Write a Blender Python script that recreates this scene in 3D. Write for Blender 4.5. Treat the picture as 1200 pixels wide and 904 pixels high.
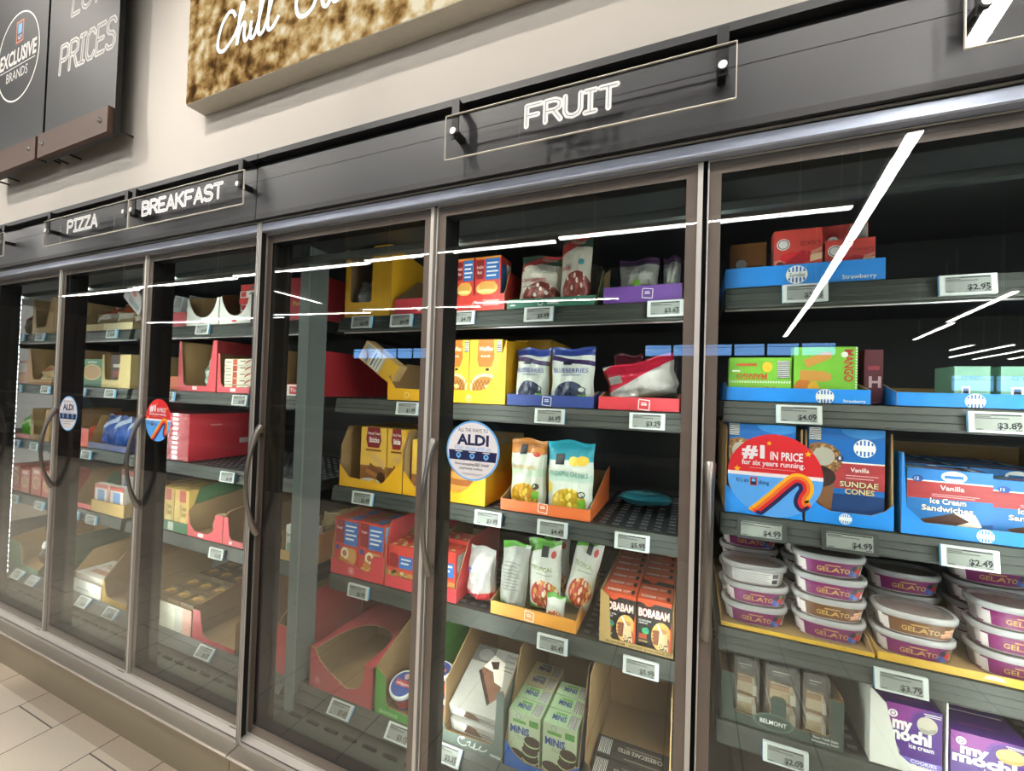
import bpy, math, random
from mathutils import Vector, Matrix
random.seed(7)
scene = bpy.context.scene
for o in list(bpy.data.objects): bpy.data.objects.remove(o)
COL = scene.collection
# ------------------------------------------------------------------ camera, world, exposure, lights
W = 0.78                                    # door pitch (m)
cam_d = bpy.data.cameras.new('camera'); cam = bpy.data.objects.new('camera', cam_d); COL.objects.link(cam)
cam_d.sensor_fit = 'HORIZONTAL'; cam_d.sensor_width = 36.0; cam_d.lens = 498.7046*36.0/1200.0
cam_d.clip_start = 0.02; cam_d.clip_end = 200
_r = Vector((0.920335, 0.389865, 0.031438)); _u = Vector((-0.021977, -0.028704, 0.999346)); _f = Vector((-0.390513, 0.920425, 0.017849))
cam.matrix_world = Matrix(((_r.x, _u.x, -_f.x, 3.876), (_r.y, _u.y, -_f.y, -1.136), (_r.z, _u.z, -_f.z, 1.53), (0, 0, 0, 1)))
scene.camera = cam
vs = scene.view_settings
vs.view_transform = 'Standard'; vs.look = 'None'; vs.gamma = 1.0; vs.use_curve_mapping = False
vs.exposure = 0.42
scene.cycles.transparent_max_bounces = 24
scene.cycles.max_bounces = 8
scene.cycles.sample_clamp_indirect = 4.0
AMBIENT = 0.40
STRIP_E = 44.0          # ceiling linear lights
SPOT_W = 300.0          # ceiling spots washing the wall
LED_E = 48.0            # LED strips on the mullions
WINDOW_E = 5.0
SIGN_E = 0.75
wd = bpy.data.worlds.new('store_ambient'); scene.world = wd; wd.use_nodes = True
bg = wd.node_tree.nodes['Background']; bg.inputs[0].default_value = (1.0, 0.96, 0.90, 1); bg.inputs[1].default_value = AMBIENT
for sx in (-3.6, -0.9, 1.8, 4.5):
    ld = bpy.data.lights.new('ceiling_spot', 'SPOT'); ld.energy = SPOT_W; ld.color = (1.0, 0.93, 0.84)
    ld.spot_size = math.radians(62); ld.spot_blend = 0.6; ld.shadow_soft_size = 0.035
    lo = bpy.data.objects.new('ceiling_spot', ld); COL.objects.link(lo); lo.location = (sx, -1.9, 4.85)
    lo.rotation_euler = (Vector((sx + 1.1, 0.0, 2.45)) - Vector((sx, -1.9, 4.85))).to_track_quat('-Z', 'Y').to_euler()

# ------------------------------------------------------------------ materials
def lin(c):
    c = c/255.0
    return c/12.92 if c <= 0.04045 else ((c+0.055)/1.055)**2.4
def rgb(h):
    return tuple(lin(int(h[i:i+2], 16)) for i in (0, 2, 4))
_mats = {}
def mat(h, rough=0.5, metal=0.0, var=0.06, scale=40.0, bump=0.0, coat=0.0):
    key = (h, rough, metal, var, scale, bump, coat)
    if key in _mats: return _mats[key]
    m = bpy.data.materials.new('surface_' + h); m.use_nodes = True
    nt = m.node_tree; p = nt.nodes['Principled BSDF']
    c = rgb(h)
    p.inputs['Roughness'].default_value = rough; p.inputs['Metallic'].default_value = metal
    p.inputs['Coat Weight'].default_value = coat
    tc = nt.nodes.new('ShaderNodeTexCoord'); nz = nt.nodes.new('ShaderNodeTexNoise'); nz.inputs['Scale'].default_value = scale
    nt.links.new(tc.outputs['Object'], nz.inputs['Vector'])
    mx = nt.nodes.new('ShaderNodeMix'); mx.data_type = 'RGBA'
    mx.inputs[6].default_value = (*[x*(1-var) for x in c], 1); mx.inputs[7].default_value = (*[min(1, x*(1+var)) for x in c], 1)
    nt.links.new(nz.outputs['Fac'], mx.inputs[0]); nt.links.new(mx.outputs[2], p.inputs['Base Color'])
    if bump:
        b = nt.nodes.new('ShaderNodeBump'); b.inputs['Strength'].default_value = bump; b.inputs['Distance'].default_value = 0.004
        nt.links.new(nz.outputs['Fac'], b.inputs['Height']); nt.links.new(b.outputs[0], p.inputs['Normal'])
    _mats[key] = m
    return m
def emit(name, color, strength):
    m = bpy.data.materials.new(name); m.use_nodes = True; nt = m.node_tree
    nt.nodes.remove(nt.nodes['Principled BSDF'])
    e = nt.nodes.new('ShaderNodeEmission'); e.inputs[0].default_value = (*color, 1); e.inputs[1].default_value = strength
    nt.links.new(e.outputs[0], nt.nodes['Material Output'].inputs[0]); return m
def clear(name, tint, ior=1.5, extra=0.0, rough=0.0, haze=0.0, hazecol=(1, 1, 1)):
    """thin clear sheet: fresnel reflection over straight-through transmission, optional milky share"""
    m = bpy.data.materials.new(name); m.use_nodes = True; nt = m.node_tree
    nt.nodes.remove(nt.nodes['Principled BSDF']); N = nt.nodes.new
    geo = N('ShaderNodeNewGeometry'); mr = N('ShaderNodeMapRange')
    mr.inputs['To Min'].default_value = ior; mr.inputs['To Max'].default_value = 1.0/ior
    nt.links.new(geo.outputs['Backfacing'], mr.inputs['Value'])
    fr = N('ShaderNodeFresnel'); nt.links.new(mr.outputs[0], fr.inputs['IOR'])
    tr = N('ShaderNodeBsdfTransparent'); tr.inputs[0].default_value = (*tint, 1)
    gl = N('ShaderNodeBsdfGlossy'); gl.inputs['Roughness'].default_value = rough
    base = tr.outputs[0]
    if haze:
        df = N('ShaderNodeBsdfDiffuse'); df.inputs[0].default_value = (*hazecol, 1)
        tl = N('ShaderNodeBsdfTranslucent'); tl.inputs[0].default_value = (*hazecol, 1)
        a = N('ShaderNodeMixShader'); a.inputs[0].default_value = 0.4; nt.links.new(df.outputs[0], a.inputs[1]); nt.links.new(tl.outputs[0], a.inputs[2])
        b = N('ShaderNodeMixShader'); b.inputs[0].default_value = haze; nt.links.new(base, b.inputs[1]); nt.links.new(a.outputs[0], b.inputs[2]); base = b.outputs[0]
    mx = N('ShaderNodeMixShader'); ad = N('ShaderNodeMath'); ad.operation = 'ADD'; ad.inputs[1].default_value = extra; ad.use_clamp = True
    nt.links.new(fr.outputs[0], ad.inputs[0]); nt.links.new(ad.outputs[0], mx.inputs[0])
    nt.links.new(base, mx.inputs[1]); nt.links.new(gl.outputs[0], mx.inputs[2])
    nt.links.new(mx.outputs[0], nt.nodes['Material Output'].inputs[0]); return m
GLASS = clear('door_glass', (0.97, 0.98, 0.97), 1.44)
ACRYL = clear('acrylic', (0.93, 0.93, 0.93), 1.45)
ACEDGE = mat('d8d2c4', .3)
FILM = clear('clear_film', (0.9, 0.9, 0.88), 1.5, 0.10, 0.12, 0.16, (0.8, 0.8, 0.78))
FROST = clear('frosted_plastic', (0.9, 0.9, 0.9), 1.45, 0.02, 0.25, 0.62, (0.85, 0.86, 0.86))
LIDTOP = clear('clear_lid', (0.80, 0.79, 0.78), 1.45, 0.02, 0.12, 0.22, (0.75, 0.75, 0.75))
KRAFT = mat('96784f', .85); KRAFTL = mat('c0a271', .85)
WHITE = mat('ecebe4', .5); BLACK = mat('0b0b0c', .5); INK = mat('1c1c22', .6)

# ------------------------------------------------------------------ lettering (outline font turned into flat faces)
_txt = {}
def text_geo(s, off=0.0, shear=0.0):
    key = (s, off, shear)
    if key in _txt: return _txt[key]
    c = bpy.data.curves.new('lettering', 'FONT'); c.body = s; c.size = 1.0; c.resolution_u = 2; c.offset = off; c.shear = shear
    c.fill_mode = 'FRONT' if hasattr(c, 'fill_mode') else c.fill_mode
    o = bpy.data.objects.new('lettering', c); COL.objects.link(o)
    dg = bpy.context.evaluated_depsgraph_get(); dg.update()
    me = bpy.data.meshes.new_from_object(o.evaluated_get(dg))
    vs_ = [(v.co.x, v.co.y) for v in me.vertices]; fs = [tuple(p.vertices) for p in me.polygons if p.normal.z > -0.5 or True]
    bpy.data.objects.remove(o); bpy.data.curves.remove(c); bpy.data.meshes.remove(me)
    if vs_:
        x0 = min(v[0] for v in vs_); x1 = max(v[0] for v in vs_)
    else: x0, x1 = 0, 1
    _txt[key] = ([((x-x0), y/0.70) for x, y in vs_], fs, (x1-x0))
    return _txt[key]

GLYPH = {'F': (.8, [[(0, 0), (0, 1), (.8, 1)], [(0, .5), (.62, .5)]]), 'R': (.8, [[(0, 0), (0, 1), (.5, 1), (.75, .9), (.78, .75), (.75, .6), (.5, .5), (0, .5)], [(.42, .5), (.8, 0)]]),
    'U': (.8, [[(0, 1), (0, .28), (.12, .08), (.4, 0), (.68, .08), (.8, .28), (.8, 1)]]), 'I': (.5, [[(.25, 0), (.25, 1)], [(0, 1), (.5, 1)], [(0, 0), (.5, 0)]]), 'T': (.8, [[(.4, 0), (.4, 1)], [(0, 1), (.8, 1)]]),
    'B': (.78, [[(0, 0), (0, 1), (.5, 1), (.7, .9), (.7, .64), (.5, .53), (0, .53)], [(.5, .53), (.74, .43), (.78, .26), (.74, .1), (.55, 0), (0, 0)]]), 'E': (.72, [[(.72, 0), (0, 0), (0, 1), (.72, 1)], [(0, .5), (.6, .5)]]),
    'A': (.84, [[(0, 0), (.42, 1), (.84, 0)], [(.15, .32), (.69, .32)]]), 'K': (.8, [[(0, 0), (0, 1)], [(.74, 1), (0, .42)], [(.24, .6), (.8, 0)]]), 'P': (.8, [[(0, 0), (0, 1), (.55, 1), (.76, .9), (.8, .73), (.76, .56), (.55, .46), (0, .46)]]),
    'S': (.76, [[(.75, .86), (.56, 1), (.2, 1), (.02, .86), (.02, .66), (.2, .54), (.58, .47), (.76, .33), (.76, .14), (.58, 0), (.2, 0), (0, .13)]]), 'Z': (.75, [[(0, 1), (.75, 1), (0, 0), (.75, 0)]]), 'L': (.65, [[(0, 1), (0, 0), (.65, 0)]]),
    'O': (.8, [[(.4, 1), (.12, .9), (0, .7), (0, .3), (.12, .1), (.4, 0), (.68, .1), (.8, .3), (.8, .7), (.68, .9), (.4, 1)]]), 'W': (1.0, [[(0, 1), (.24, 0), (.5, .78), (.76, 0), (1, 1)]]), 'C': (.75, [[(.75, .84), (.56, 1), (.2, 1), (0, .8), (0, .2), (.2, 0), (.56, 0), (.75, .16)]])}
class Frame:
    """a flat printed face; a, b run 0..1 across and up it"""
    def __init__(s, mb, o, U, V, n):
        s.mb = mb; s.o = Vector(o); s.U = Vector(U); s.V = Vector(V); s.n = Vector(n).normalized(); s.k = 1
    def P(s, a, b, lift=None):
        return s.o + s.U*a + s.V*b + s.n*(0.00025+0.00006*(s.k if lift is None else lift))
    def poly(s, pts, m):
        if s.U.length < .95: pts = [(min(1, max(0, a)), min(1, max(0, b))) for a, b in pts]
        s.mb.face([s.P(a, b) for a, b in pts], m); s.k += 1
    def rect(s, a0, b0, a1, b1, m): s.poly([(a0, b0), (a1, b0), (a1, b1), (a0, b1)], m)
    def ell(s, a, b, ra, rb, m, n=24, t0=0, t1=360):
        pts = [(a+ra*math.cos(math.radians(t0+(t1-t0)*i/n)), b+rb*math.sin(math.radians(t0+(t1-t0)*i/n))) for i in range(n + (0 if t1-t0 >= 360 else 1))]
        s.poly(pts, m)
    def circ(s, a, b, r, m, n=24):            # r in metres
        s.ell(a, b, r/s.U.length, r/s.V.length, m, n)
    def ring(s, a, b, r0, r1, m, n=40):
        w, h = s.U.length, s.V.length
        for i in range(n):
            t, u = 2*math.pi*i/n, 2*math.pi*(i+1)/n
            s.mb.face([s.P(a+q*math.cos(x)/w, b+q*math.sin(x)/h) for q, x in ((r0, t), (r1, t), (r1, u), (r0, u))], m)
        s.k += 1
    def text(s, t, a, b, h, m, w=None, off=0.012, align='l', rot=0, shear=0.0):
        """h: cap height as share of the face height; w: total width as share of the face width"""
        vs_, fs, tw = text_geo(t, off, shear)
        H = h*s.V.length; sx = (w*s.U.length/tw) if w else H/0.70*0.72/0.72
        if not w: sx = H*1.0/0.70
        tot = tw*sx; x0 = {'l': 0, 'c': -tot/2, 'r': -tot}[align]
        cr, sr = math.cos(math.radians(rot)), math.sin(math.radians(rot)); Un = s.U.normalized(); Vn = s.V.normalized()
        o = s.P(a, b)
        pts = []
        for x, y in vs_:
            X, Y = x0+x*sx, y*H
            pts.append(o + Un*(X*cr-Y*sr) + Vn*(X*sr+Y*cr))
        s.mb.mesh(pts, fs, m); s.k += 1
    def inline(s, word, a0, a1, b0, b1, w, m, w2=0, m2=None, gap=.24, slant=0.0):
        """slab lettering drawn as thick strokes with a thin line inside"""
        ws = [GLYPH[c][0] for c in word]; tot = sum(ws)+gap*(len(ws)-1); Wd, Hd = s.U.length, s.V.length
        for wid, mm in ((w, m), (w2, m2)):
            if not wid: continue
            x = 0
            for c in word:
                for st in GLYPH[c][1]:
                    q = [Vector(((a0+(a1-a0)*(x+p[0]+slant*p[1])/tot)*Wd, (b0+(b1-b0)*p[1])*Hd)) for p in st]
                    for i, p in enumerate(q):
                        s.mb.face([s.P((p.x+wid/2*math.cos(t*math.pi/5))/Wd, (p.y+wid/2*math.sin(t*math.pi/5))/Hd) for t in range(10)], mm); s.k += .12
                        if i:
                            d_ = (p-q[i-1]).normalized(); n_ = Vector((-d_.y, d_.x))*wid/2
                            s.mb.face([s.P(v.x/Wd, v.y/Hd) for v in (q[i-1]+n_, q[i-1]-n_, p-n_, p+n_)], mm); s.k += .12
                x += GLYPH[c][0]+gap
            s.k += 3
    def bars(s, a0, b0, a1, b1, n=14, vertical=True):
        s.rect(a0, b0, a1, b1, mat('e6e6e0', .5))
        rr = random.Random(n); x = a0
        for i in range(n):
            w_ = (a1-a0)/n
            if vertical: s.mb.face([s.P(q, r) for q, r in ((a0+i*w_, b0), (a0+i*w_+w_*rr.uniform(.3, .7), b0), (a0+i*w_+w_*.6, b1), (a0+i*w_, b1))], INK)
            else:
                h_ = (b1-b0)/n; s.mb.face([s.P(q, r) for q, r in ((a0, b0+i*h_), (a1, b0+i*h_), (a1, b0+i*h_+h_*.5), (a0, b0+i*h_+h_*.5))], INK)
        s.k += 1
    def ribbon(s, pts, w, m):               # polyline with width (metres), face coords
        Wd = s.U.length; Hd = s.V.length; P2 = [Vector((a*Wd, b*Hd)) for a, b in pts]
        L, R = [], []
        for i, p in enumerate(P2):
            t = (P2[min(i+1, len(P2)-1)] - P2[max(i-1, 0)])
            t = t.normalized() if t.length > 1e-9 else Vector((1, 0)); n = Vector((-t.y, t.x))*w/2
            L.append(p+n); R.append(p-n)
        for i in range(len(P2)-1):
            s.mb.face([s.P(q.x/Wd, q.y/Hd) for q in (L[i], R[i], R[i+1], L[i+1])], m)
        s.k += 1

class MB:
    """collects faces with their materials and links them as one mesh object"""
    def __init__(s): s.v = []; s.f = []; s.mi = []; s.m = []; s.sm = []; s.uv = {}
    def idx(s, m):
        if m not in s.m: s.m.append(m)
        return s.m.index(m)
    def face(s, pts, m, smooth=False, uv=None):
        b = len(s.v); s.v += [tuple(p) for p in pts]; s.f.append(tuple(range(b, b+len(pts)))); s.mi.append(s.idx(m)); s.sm.append(smooth)
        if uv: s.uv[len(s.f)-1] = uv
    def mesh(s, pts, faces, m, smooth=False):
        b = len(s.v); s.v += [tuple(p) for p in pts]; k = s.idx(m)
        for f in faces: s.f.append(tuple(b+i for i in f)); s.mi.append(k); s.sm.append(smooth)
    def box(s, x0, x1, y0, y1, z0, z1, m, **over):
        c = [(x0, y0, z0), (x1, y0, z0), (x1, y1, z0), (x0, y1, z0), (x0, y0, z1), (x1, y0, z1), (x1, y1, z1), (x0, y1, z1)]
        for nm, q in (('front', (0, 1, 5, 4)), ('right', (1, 2, 6, 5)), ('back', (2, 3, 7, 6)), ('left', (3, 0, 4, 7)), ('top', (4, 5, 6, 7)), ('bottom', (3, 2, 1, 0))):
            s.face([c[i] for i in q], over.get(nm, m))
    def frames(s, x0, x1, y0, y1, z0, z1):
        w, d, h = x1-x0, y1-y0, z1-z0
        return dict(front=Frame(s, (x0, y0, z0), (w, 0, 0), (0, 0, h), (0, -1, 0)),
                    top=Frame(s, (x0, y0, z1), (w, 0, 0), (0, d, 0), (0, 0, 1)),
                    left=Frame(s, (x0, y1, z0), (0, -d, 0), (0, 0, h), (-1, 0, 0)),
                    right=Frame(s, (x1, y0, z0), (0, d, 0), (0, 0, h), (1, 0, 0)))
    def slab(s, pts, o, U, V, n, t, m_out, m_in, m_edge=None):
        """outline pts (a,b) in the plane o+aU+bV; m_out faces +n, body extends t along -n"""
        o, U, V, n = Vector(o), Vector(U), Vector(V), Vector(n)
        A = [o+U*a+V*b for a, b in pts]; B = [p-n*t for p in A]
        s.face(A, m_out); s.face(B[::-1], m_in); m_edge = m_edge or m_in
        for i in range(len(A)):
            j = (i+1) % len(A); s.face([A[j], A[i], B[i], B[j]], m_edge)
    def prism_x(s, prof, x0, x1, m, smooth=False):
        """closed (y,z) profile swept along x"""
        n = len(prof)
        for i in range(n):
            j = (i+1) % n
            s.face([(x0, *prof[i]), (x1, *prof[i]), (x1, *prof[j]), (x0, *prof[j])], m, smooth)
        s.face([(x0, *p) for p in prof][::-1], m); s.face([(x1, *p) for p in prof], m)
    def tube(s, path, radii, m, n=10, flat=1.0):
        P = [Vector(p) for p in path]; rings = []
        for i, p in enumerate(P):
            t = (P[min(i+1, len(P)-1)]-P[max(i-1, 0)]).normalized()
            a = t.cross(Vector((0, 1, 0))) if abs(t.y) < .9 else t.cross(Vector((1, 0, 0)))
            a.normalize(); b = t.cross(a)
            r = radii[i] if isinstance(radii, (list, tuple)) else radii
            rr = r if isinstance(r, tuple) else (r, r*flat)
            rings.append([p+a*rr[0]*math.cos(2*math.pi*k/n)+b*rr[1]*math.sin(2*math.pi*k/n) for k in range(n)])
        pts = [q for r in rings for q in r]; fs = []
        for i in range(len(P)-1):
            for k in range(n): fs.append((i*n+k, i*n+(k+1) % n, (i+1)*n+(k+1) % n, (i+1)*n+k))
        s.mesh(pts, fs, m, True)
        s.face(rings[0][::-1], m); s.face(rings[-1], m)
    def cyl(s, c, r, axis, l, m, n=20):
        c = Vector(c); ax = Vector(axis).normalized(); s.tube([c, c+ax*l], r, m, n)
    def loft(s, rings, m, cap0=None, cap1=None, smooth=True):
        n = len(rings[0]); pts = [q for r in rings for q in r]; fs = []
        for i in range(len(rings)-1):
            for k in range(n): fs.append((i*n+k, i*n+(k+1) % n, (i+1)*n+(k+1) % n, (i+1)*n+k))
        s.mesh(pts, fs, m, smooth)
        if cap0: s.face(rings[0][::-1], cap0)
        if cap1: s.face(rings[-1], cap1)
    def data(s, name):
        me = bpy.data.meshes.new(name); me.from_pydata(s.v, [], s.f)
        for m in s.m: me.materials.append(m)
        me.polygons.foreach_set('material_index', s.mi); me.polygons.foreach_set('use_smooth', s.sm)
        if s.uv:
            ul = me.uv_layers.new(name='UVMap')
            for fi, uvs in s.uv.items():
                p = me.polygons[fi]
                for li, q in zip(p.loop_indices, uvs): ul.data[li].uv = q
        me.update(); return me
    def build(s, name, parent=None, loc=(0, 0, 0), rot=(0, 0, 0)):
        return link(name, s.data(name), parent, loc, rot)
def link(name, me, parent=None, loc=(0, 0, 0), rot=(0, 0, 0)):
    o = bpy.data.objects.new(name, me); COL.objects.link(o); o.location = loc; o.rotation_euler = rot
    if parent: o.parent = parent
    return o
def tag(o, label, cat, group=None):
    o['label'] = label; o['category'] = cat
    if group: o['group'] = group
    return o
def thing(name, label, cat, loc=(0, 0, 0), rot=(0, 0, 0), group=None):
    o = bpy.data.objects.new(name, None); o.empty_display_size = 0.05; COL.objects.link(o); o.location = loc; o.rotation_euler = rot
    return tag(o, label, cat, group)
def structure(o): o['kind'] = 'structure'; return o
R_ = math.radians

# ------------------------------------------------------------------ the room
ROOM_X0, ROOM_X1, ROOM_Y = -26.0, 20.0, -24.0
def tile_mat():
    m = bpy.data.materials.new('floor_tile'); m.use_nodes = True; nt = m.node_tree; p = nt.nodes['Principled BSDF']; N = nt.nodes.new
    tc = N('ShaderNodeTexCoord'); mp = N('ShaderNodeMapping'); mp.inputs['Rotation'].default_value = (0, 0, R_(90))
    br = N('ShaderNodeTexBrick'); br.offset = 0.5; br.inputs['Scale'].default_value = 1.0
    br.inputs['Brick Width'].default_value = 0.61; br.inputs['Row Height'].default_value = 0.3085; br.inputs['Mortar Size'].default_value = 0.0028; br.inputs['Mortar Smooth'].default_value = 0.1
    br.inputs['Color1'].default_value = (*rgb('e0d4c2'), 1); br.inputs['Color2'].default_value = (*rgb('dacebc'), 1); br.inputs['Mortar'].default_value = (*rgb('6a6258'), 1)
    nz = N('ShaderNodeTexNoise'); nz.inputs['Scale'].default_value = 130; nz.inputs['Detail'].default_value = 4
    rp = N('ShaderNodeMapRange'); rp.inputs['To Min'].default_value = 0.88; rp.inputs['To Max'].default_value = 1.08
    mx = N('ShaderNodeMix'); mx.data_type = 'RGBA'; mx.blend_type = 'MULTIPLY'; mx.inputs[0].default_value = 1
    L = nt.links.new
    mp.inputs['Location'].default_value = (0.142+0.305*0, 0.215, 0)
    L(tc.outputs['Object'], mp.inputs[0]); L(mp.outputs[0], br.inputs['Vector']); L(tc.outputs['Object'], nz.inputs['Vector']); L(nz.outputs['Fac'], rp.inputs[0])
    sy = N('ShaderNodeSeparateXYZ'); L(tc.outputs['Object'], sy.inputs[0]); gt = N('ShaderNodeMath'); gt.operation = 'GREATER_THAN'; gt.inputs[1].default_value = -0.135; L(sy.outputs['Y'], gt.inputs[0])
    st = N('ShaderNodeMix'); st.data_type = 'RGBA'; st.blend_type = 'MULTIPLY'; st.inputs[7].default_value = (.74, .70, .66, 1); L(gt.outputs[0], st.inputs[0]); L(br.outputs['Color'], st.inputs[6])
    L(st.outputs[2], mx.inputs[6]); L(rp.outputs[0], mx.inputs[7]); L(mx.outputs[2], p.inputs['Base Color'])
    p.inputs['Roughness'].default_value = 0.42; return m
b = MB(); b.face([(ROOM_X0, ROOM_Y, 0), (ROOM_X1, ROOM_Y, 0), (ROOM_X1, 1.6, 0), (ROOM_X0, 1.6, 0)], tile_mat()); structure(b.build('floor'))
CREAM = mat('b8b2a9', .75, var=.02, scale=6)
b = MB(); b.box(ROOM_X0, ROOM_X1, 0.0, 0.12, 2.4105, 4.9, CREAM); structure(b.build('wall_back'))
b = MB(); b.box(ROOM_X0, ROOM_X1, ROOM_Y, 0.12, 4.9, 4.98, mat('2c2c2e', .8)); structure(b.build('ceiling'))
b = MB(); b.box(ROOM_X0, ROOM_X1, ROOM_Y-.1, ROOM_Y, 0, 4.9, mat('5d5a56', .8)); structure(b.build('wall_front'))
b = MB(); b.box(ROOM_X0-.1, ROOM_X0, ROOM_Y, 0.1, 0, 4.9, mat('807a72', .8)); structure(b.build('wall_left'))
b = MB(); b.box(ROOM_X1, ROOM_X1+.1, ROOM_Y, 0.1, 0, 4.9, mat('807a72', .8)); structure(b.build('wall_right'))
# shop-front windows far behind the aisle, seen mirrored in the doors
WIN = emit('daylight_pane', (0.22, 0.48, 1.0), WINDOW_E); WINF = mat('1a1c20', .5)
def window(n, x0, x1, z0, z1, y, cols):
    b = MB(); b.box(x0, x1, y, y+.03, z0, z1, WINF)
    for i in range(cols):
        w_ = (x1-x0)/cols
        b.box(x0+i*w_+.05, x0+(i+1)*w_-.05, y+.03, y+.04, z0+.05, z0+(z1-z0)*.68, WIN); b.box(x0+i*w_+.05, x0+(i+1)*w_-.05, y+.03, y+.04, z0+(z1-z0)*.72, z1-.05, WIN)
    structure(b.build('window_%d' % n))
window(1, -12.6, -7.9, 3.05, 3.62, -16.2, 5)
window(2, 2.1, 8.3, 3.10, 3.60, -16.2, 6)
b = MB(); b.box(-14, 11.2, -16.5, -16.25, 0, 4.9, mat('3a3836', .8)); structure(b.build('wall_shopfront'))
window(3, 10.3, 16.5, 2.1, 2.75, -20, 5)
# ceiling linear lights (they light the aisle and, bar the added row, show as bright lines in the glass)
TUBE = emit('linear_light', (1.0, 0.97, 0.92), STRIP_E); FIX = mat('dcdcd8', .5)
def linear(p, q, label, w=.018, z=3.4):
    (x0, y0), (x1, y1) = p, q; h = math.hypot(x1-x0, y1-y0)/2
    t = thing('linear_ceiling_light', label, 'ceiling light', ((x0+x1)/2, (y0+y1)/2, z), (0, 0, math.atan2(y1-y0, x1-x0)), group='linear ceiling lights')
    b = MB(); b.box(-h, h, -w/2-.01, w/2+.01, 0.012, 0.06, FIX); b.build('housing', t)
    b = MB(); b.box(-h+.01, h-.01, -w/2, w/2, 0.0, 0.012, TUBE); b.build('diffuser', t)
    for s in (-.7, .7):
        b = MB(); b.box(h*s-.004, h*s+.004, -.004, .004, .06, 4.9-z, FIX); b.build('suspension_rod', t)
for i, xx in enumerate((-9.5, -6.5, -3.5, -0.6, 2.35)):
    linear((xx, -3.72), (xx+2.9, -3.80), 'long white linear ceiling light of the row nearer the freezer')
for i, xx in enumerate((-6.4, -3.4, -0.4, 2.6, 5.6)):  # unseen row added to brighten floor, kick plate and header; not mirrored in the doors
    linear((xx, -1.38), (xx+2.9, -1.40), 'added white linear ceiling light above the aisle, out of view, brightening floor and header', .045)
for i, xx in enumerate((-12.4, -9.4, -6.4, -3.4, -0.4)):
    linear((xx, -6.75), (xx+2.95, -7.1), 'long white linear ceiling light of the row farther back')
linear((5.12, -1.5), (5.50, -4.8), 'white linear ceiling light running away from the freezer, nearest one', .085)
linear((5.51, -4.9), (5.85, -8.1), 'white linear ceiling light running away from the freezer, second one', .085)
linear((5.86, -8.2), (6.30, -13.2), 'white linear ceiling light running away from the freezer, farthest one', .085)
for yy, xx in ((-8.2, 8.6), (-11.4, 9.2)): linear((xx, yy), (xx+.45, yy-3.0), 'white linear ceiling light far to the right', .07)
for k in range(4): linear((11.6+.9*k, -16.0), (11.9+1.0*k, -21.0), 'white linear ceiling light in the far corner of the store', .07)
linear((-3.8, -4.5), (-3.83, -5.9), 'short white linear ceiling light between the two long rows')
# a low shelf run on the other side of the aisle (only mirrored in the glass)
g = thing('gondola_shelf', 'dark shelf run across the aisle, seen only as a dim reflection in the doors', 'shelf', (0, -3.4, 0))
b = MB(); b.box(-12, 12, -.45, -.4, 0, 1.45, mat('2d2c2b', .7)); b.box(-12, 12, -.45, .2, 0, .15, mat('2d2c2b', .7)); b.build('back_panel', g)
for z in (.5, .85, 1.2):
    b = MB(); b.box(-12, 12, -.4, .15, z, z+.03, mat('4a4846', .6)); b.build('shelf_board', g)

# ------------------------------------------------------------------ the two freezer cases
ALU = mat('b9b6b6', .28, .9, var=.03); ALU_L = mat('c9c4bd', .4, .25, var=.03); STEEL = mat('a39b90', .42, .75, var=.05, scale=9)
RAIL = mat('aab2c4', .3, .35, var=.02); HEADER = mat('343436', .36, var=.05, scale=3); HDARK = mat('232222', .5); KICK = mat('a39a86', .45, .45, var=.06, scale=5)
TAUPE = mat('77675f', .45, var=.03); GASKET = mat('0c0c0d', .6); INNER = mat('2b2e2c', .55); CASEW = mat('1a1c1b', .6); GREYP = mat('6f7878', .45)
LIP = mat('3d403a', .5, var=.05); LIPD = mat('2b2d2a', .5); DECK = mat('34363a', .5, .4); PEG = mat('77797a', .35, .7); NICKEL = mat('8d8882', .33, .9, var=.03)
LED = emit('led_bead', (0.93, 1.0, 0.97), LED_E)
DT, DB = 2.112, 0.207
Z = [0.702, 1.093, 1.484, 1.845]
Z5 = [0.565, 0.843, 1.188, 1.528, 1.873]
_deck = {}
def deck_data(w):
    k = round(w, 3)
    if k in _deck: return _deck[k]
    b = MB(); b.box(0, w, .345, .93, -.014, -.004, DECK)
    nx = int(w/.045)
    for i in range(nx):
        x = (i+.5)*w/nx
        for j in range(13):
            y = .37+j*.042
            b.box(x-.011, x+.011, y-.008, y+.008, -.004, -.001, PEG)
    _deck[k] = b.data('wire_deck'); return _deck[k]
_shelf = {}
def shelf(case, x0, x1, z):
    w = x1-x0; k = round(w, 3)
    if k not in _shelf:
        b = MB()
        b.prism_x([(.322, -.002), (.345, -.002), (.345, -.058), (.330, -.064), (.312, -.064), (.310, -.058), (.316, -.042), (.313, -.040), (.318, -.022), (.315, -.020)], 0, w, LIP)
        b.tube([(0, .353, -.062), (w, .353, -.062)], .0055, ALU, 8)
        for x in (0.0, w-.006): b.slab([(.34, -.002), (.93, -.002), (.93, -.07), (.34, -.05)], (x, 0, 0), (0, 1, 0), (0, 0, 1), (-1, 0, 0), -.006, LIPD, LIPD)
        _shelf[k] = b.data('shelf')
    s = link('shelf', _shelf[k], case, (x0, 0, z)); link('wire_deck', deck_data(w), s)
    return s
def handle_data():
    b = MB(); n = 22; path = []; rad = []
    for i in range(n+1):
        t = i/n; z = 1.375-.41*t
        path.append((0, -.006-.052*math.sin(math.pi*t)**.75, z))
        e = abs(2*t-1)
        rad.append((.0075+.006*max(0, e-.62)/.38, .0075+.007*max(0, e-.62)/.38))
    b.tube(path, rad, NICKEL, 12)
    for z in (1.352, .988): b.cyl((0, 0.0, z), .007, (0, -1, 0), .02, NICKEL, 12)
    return b.data('handle')
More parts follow.
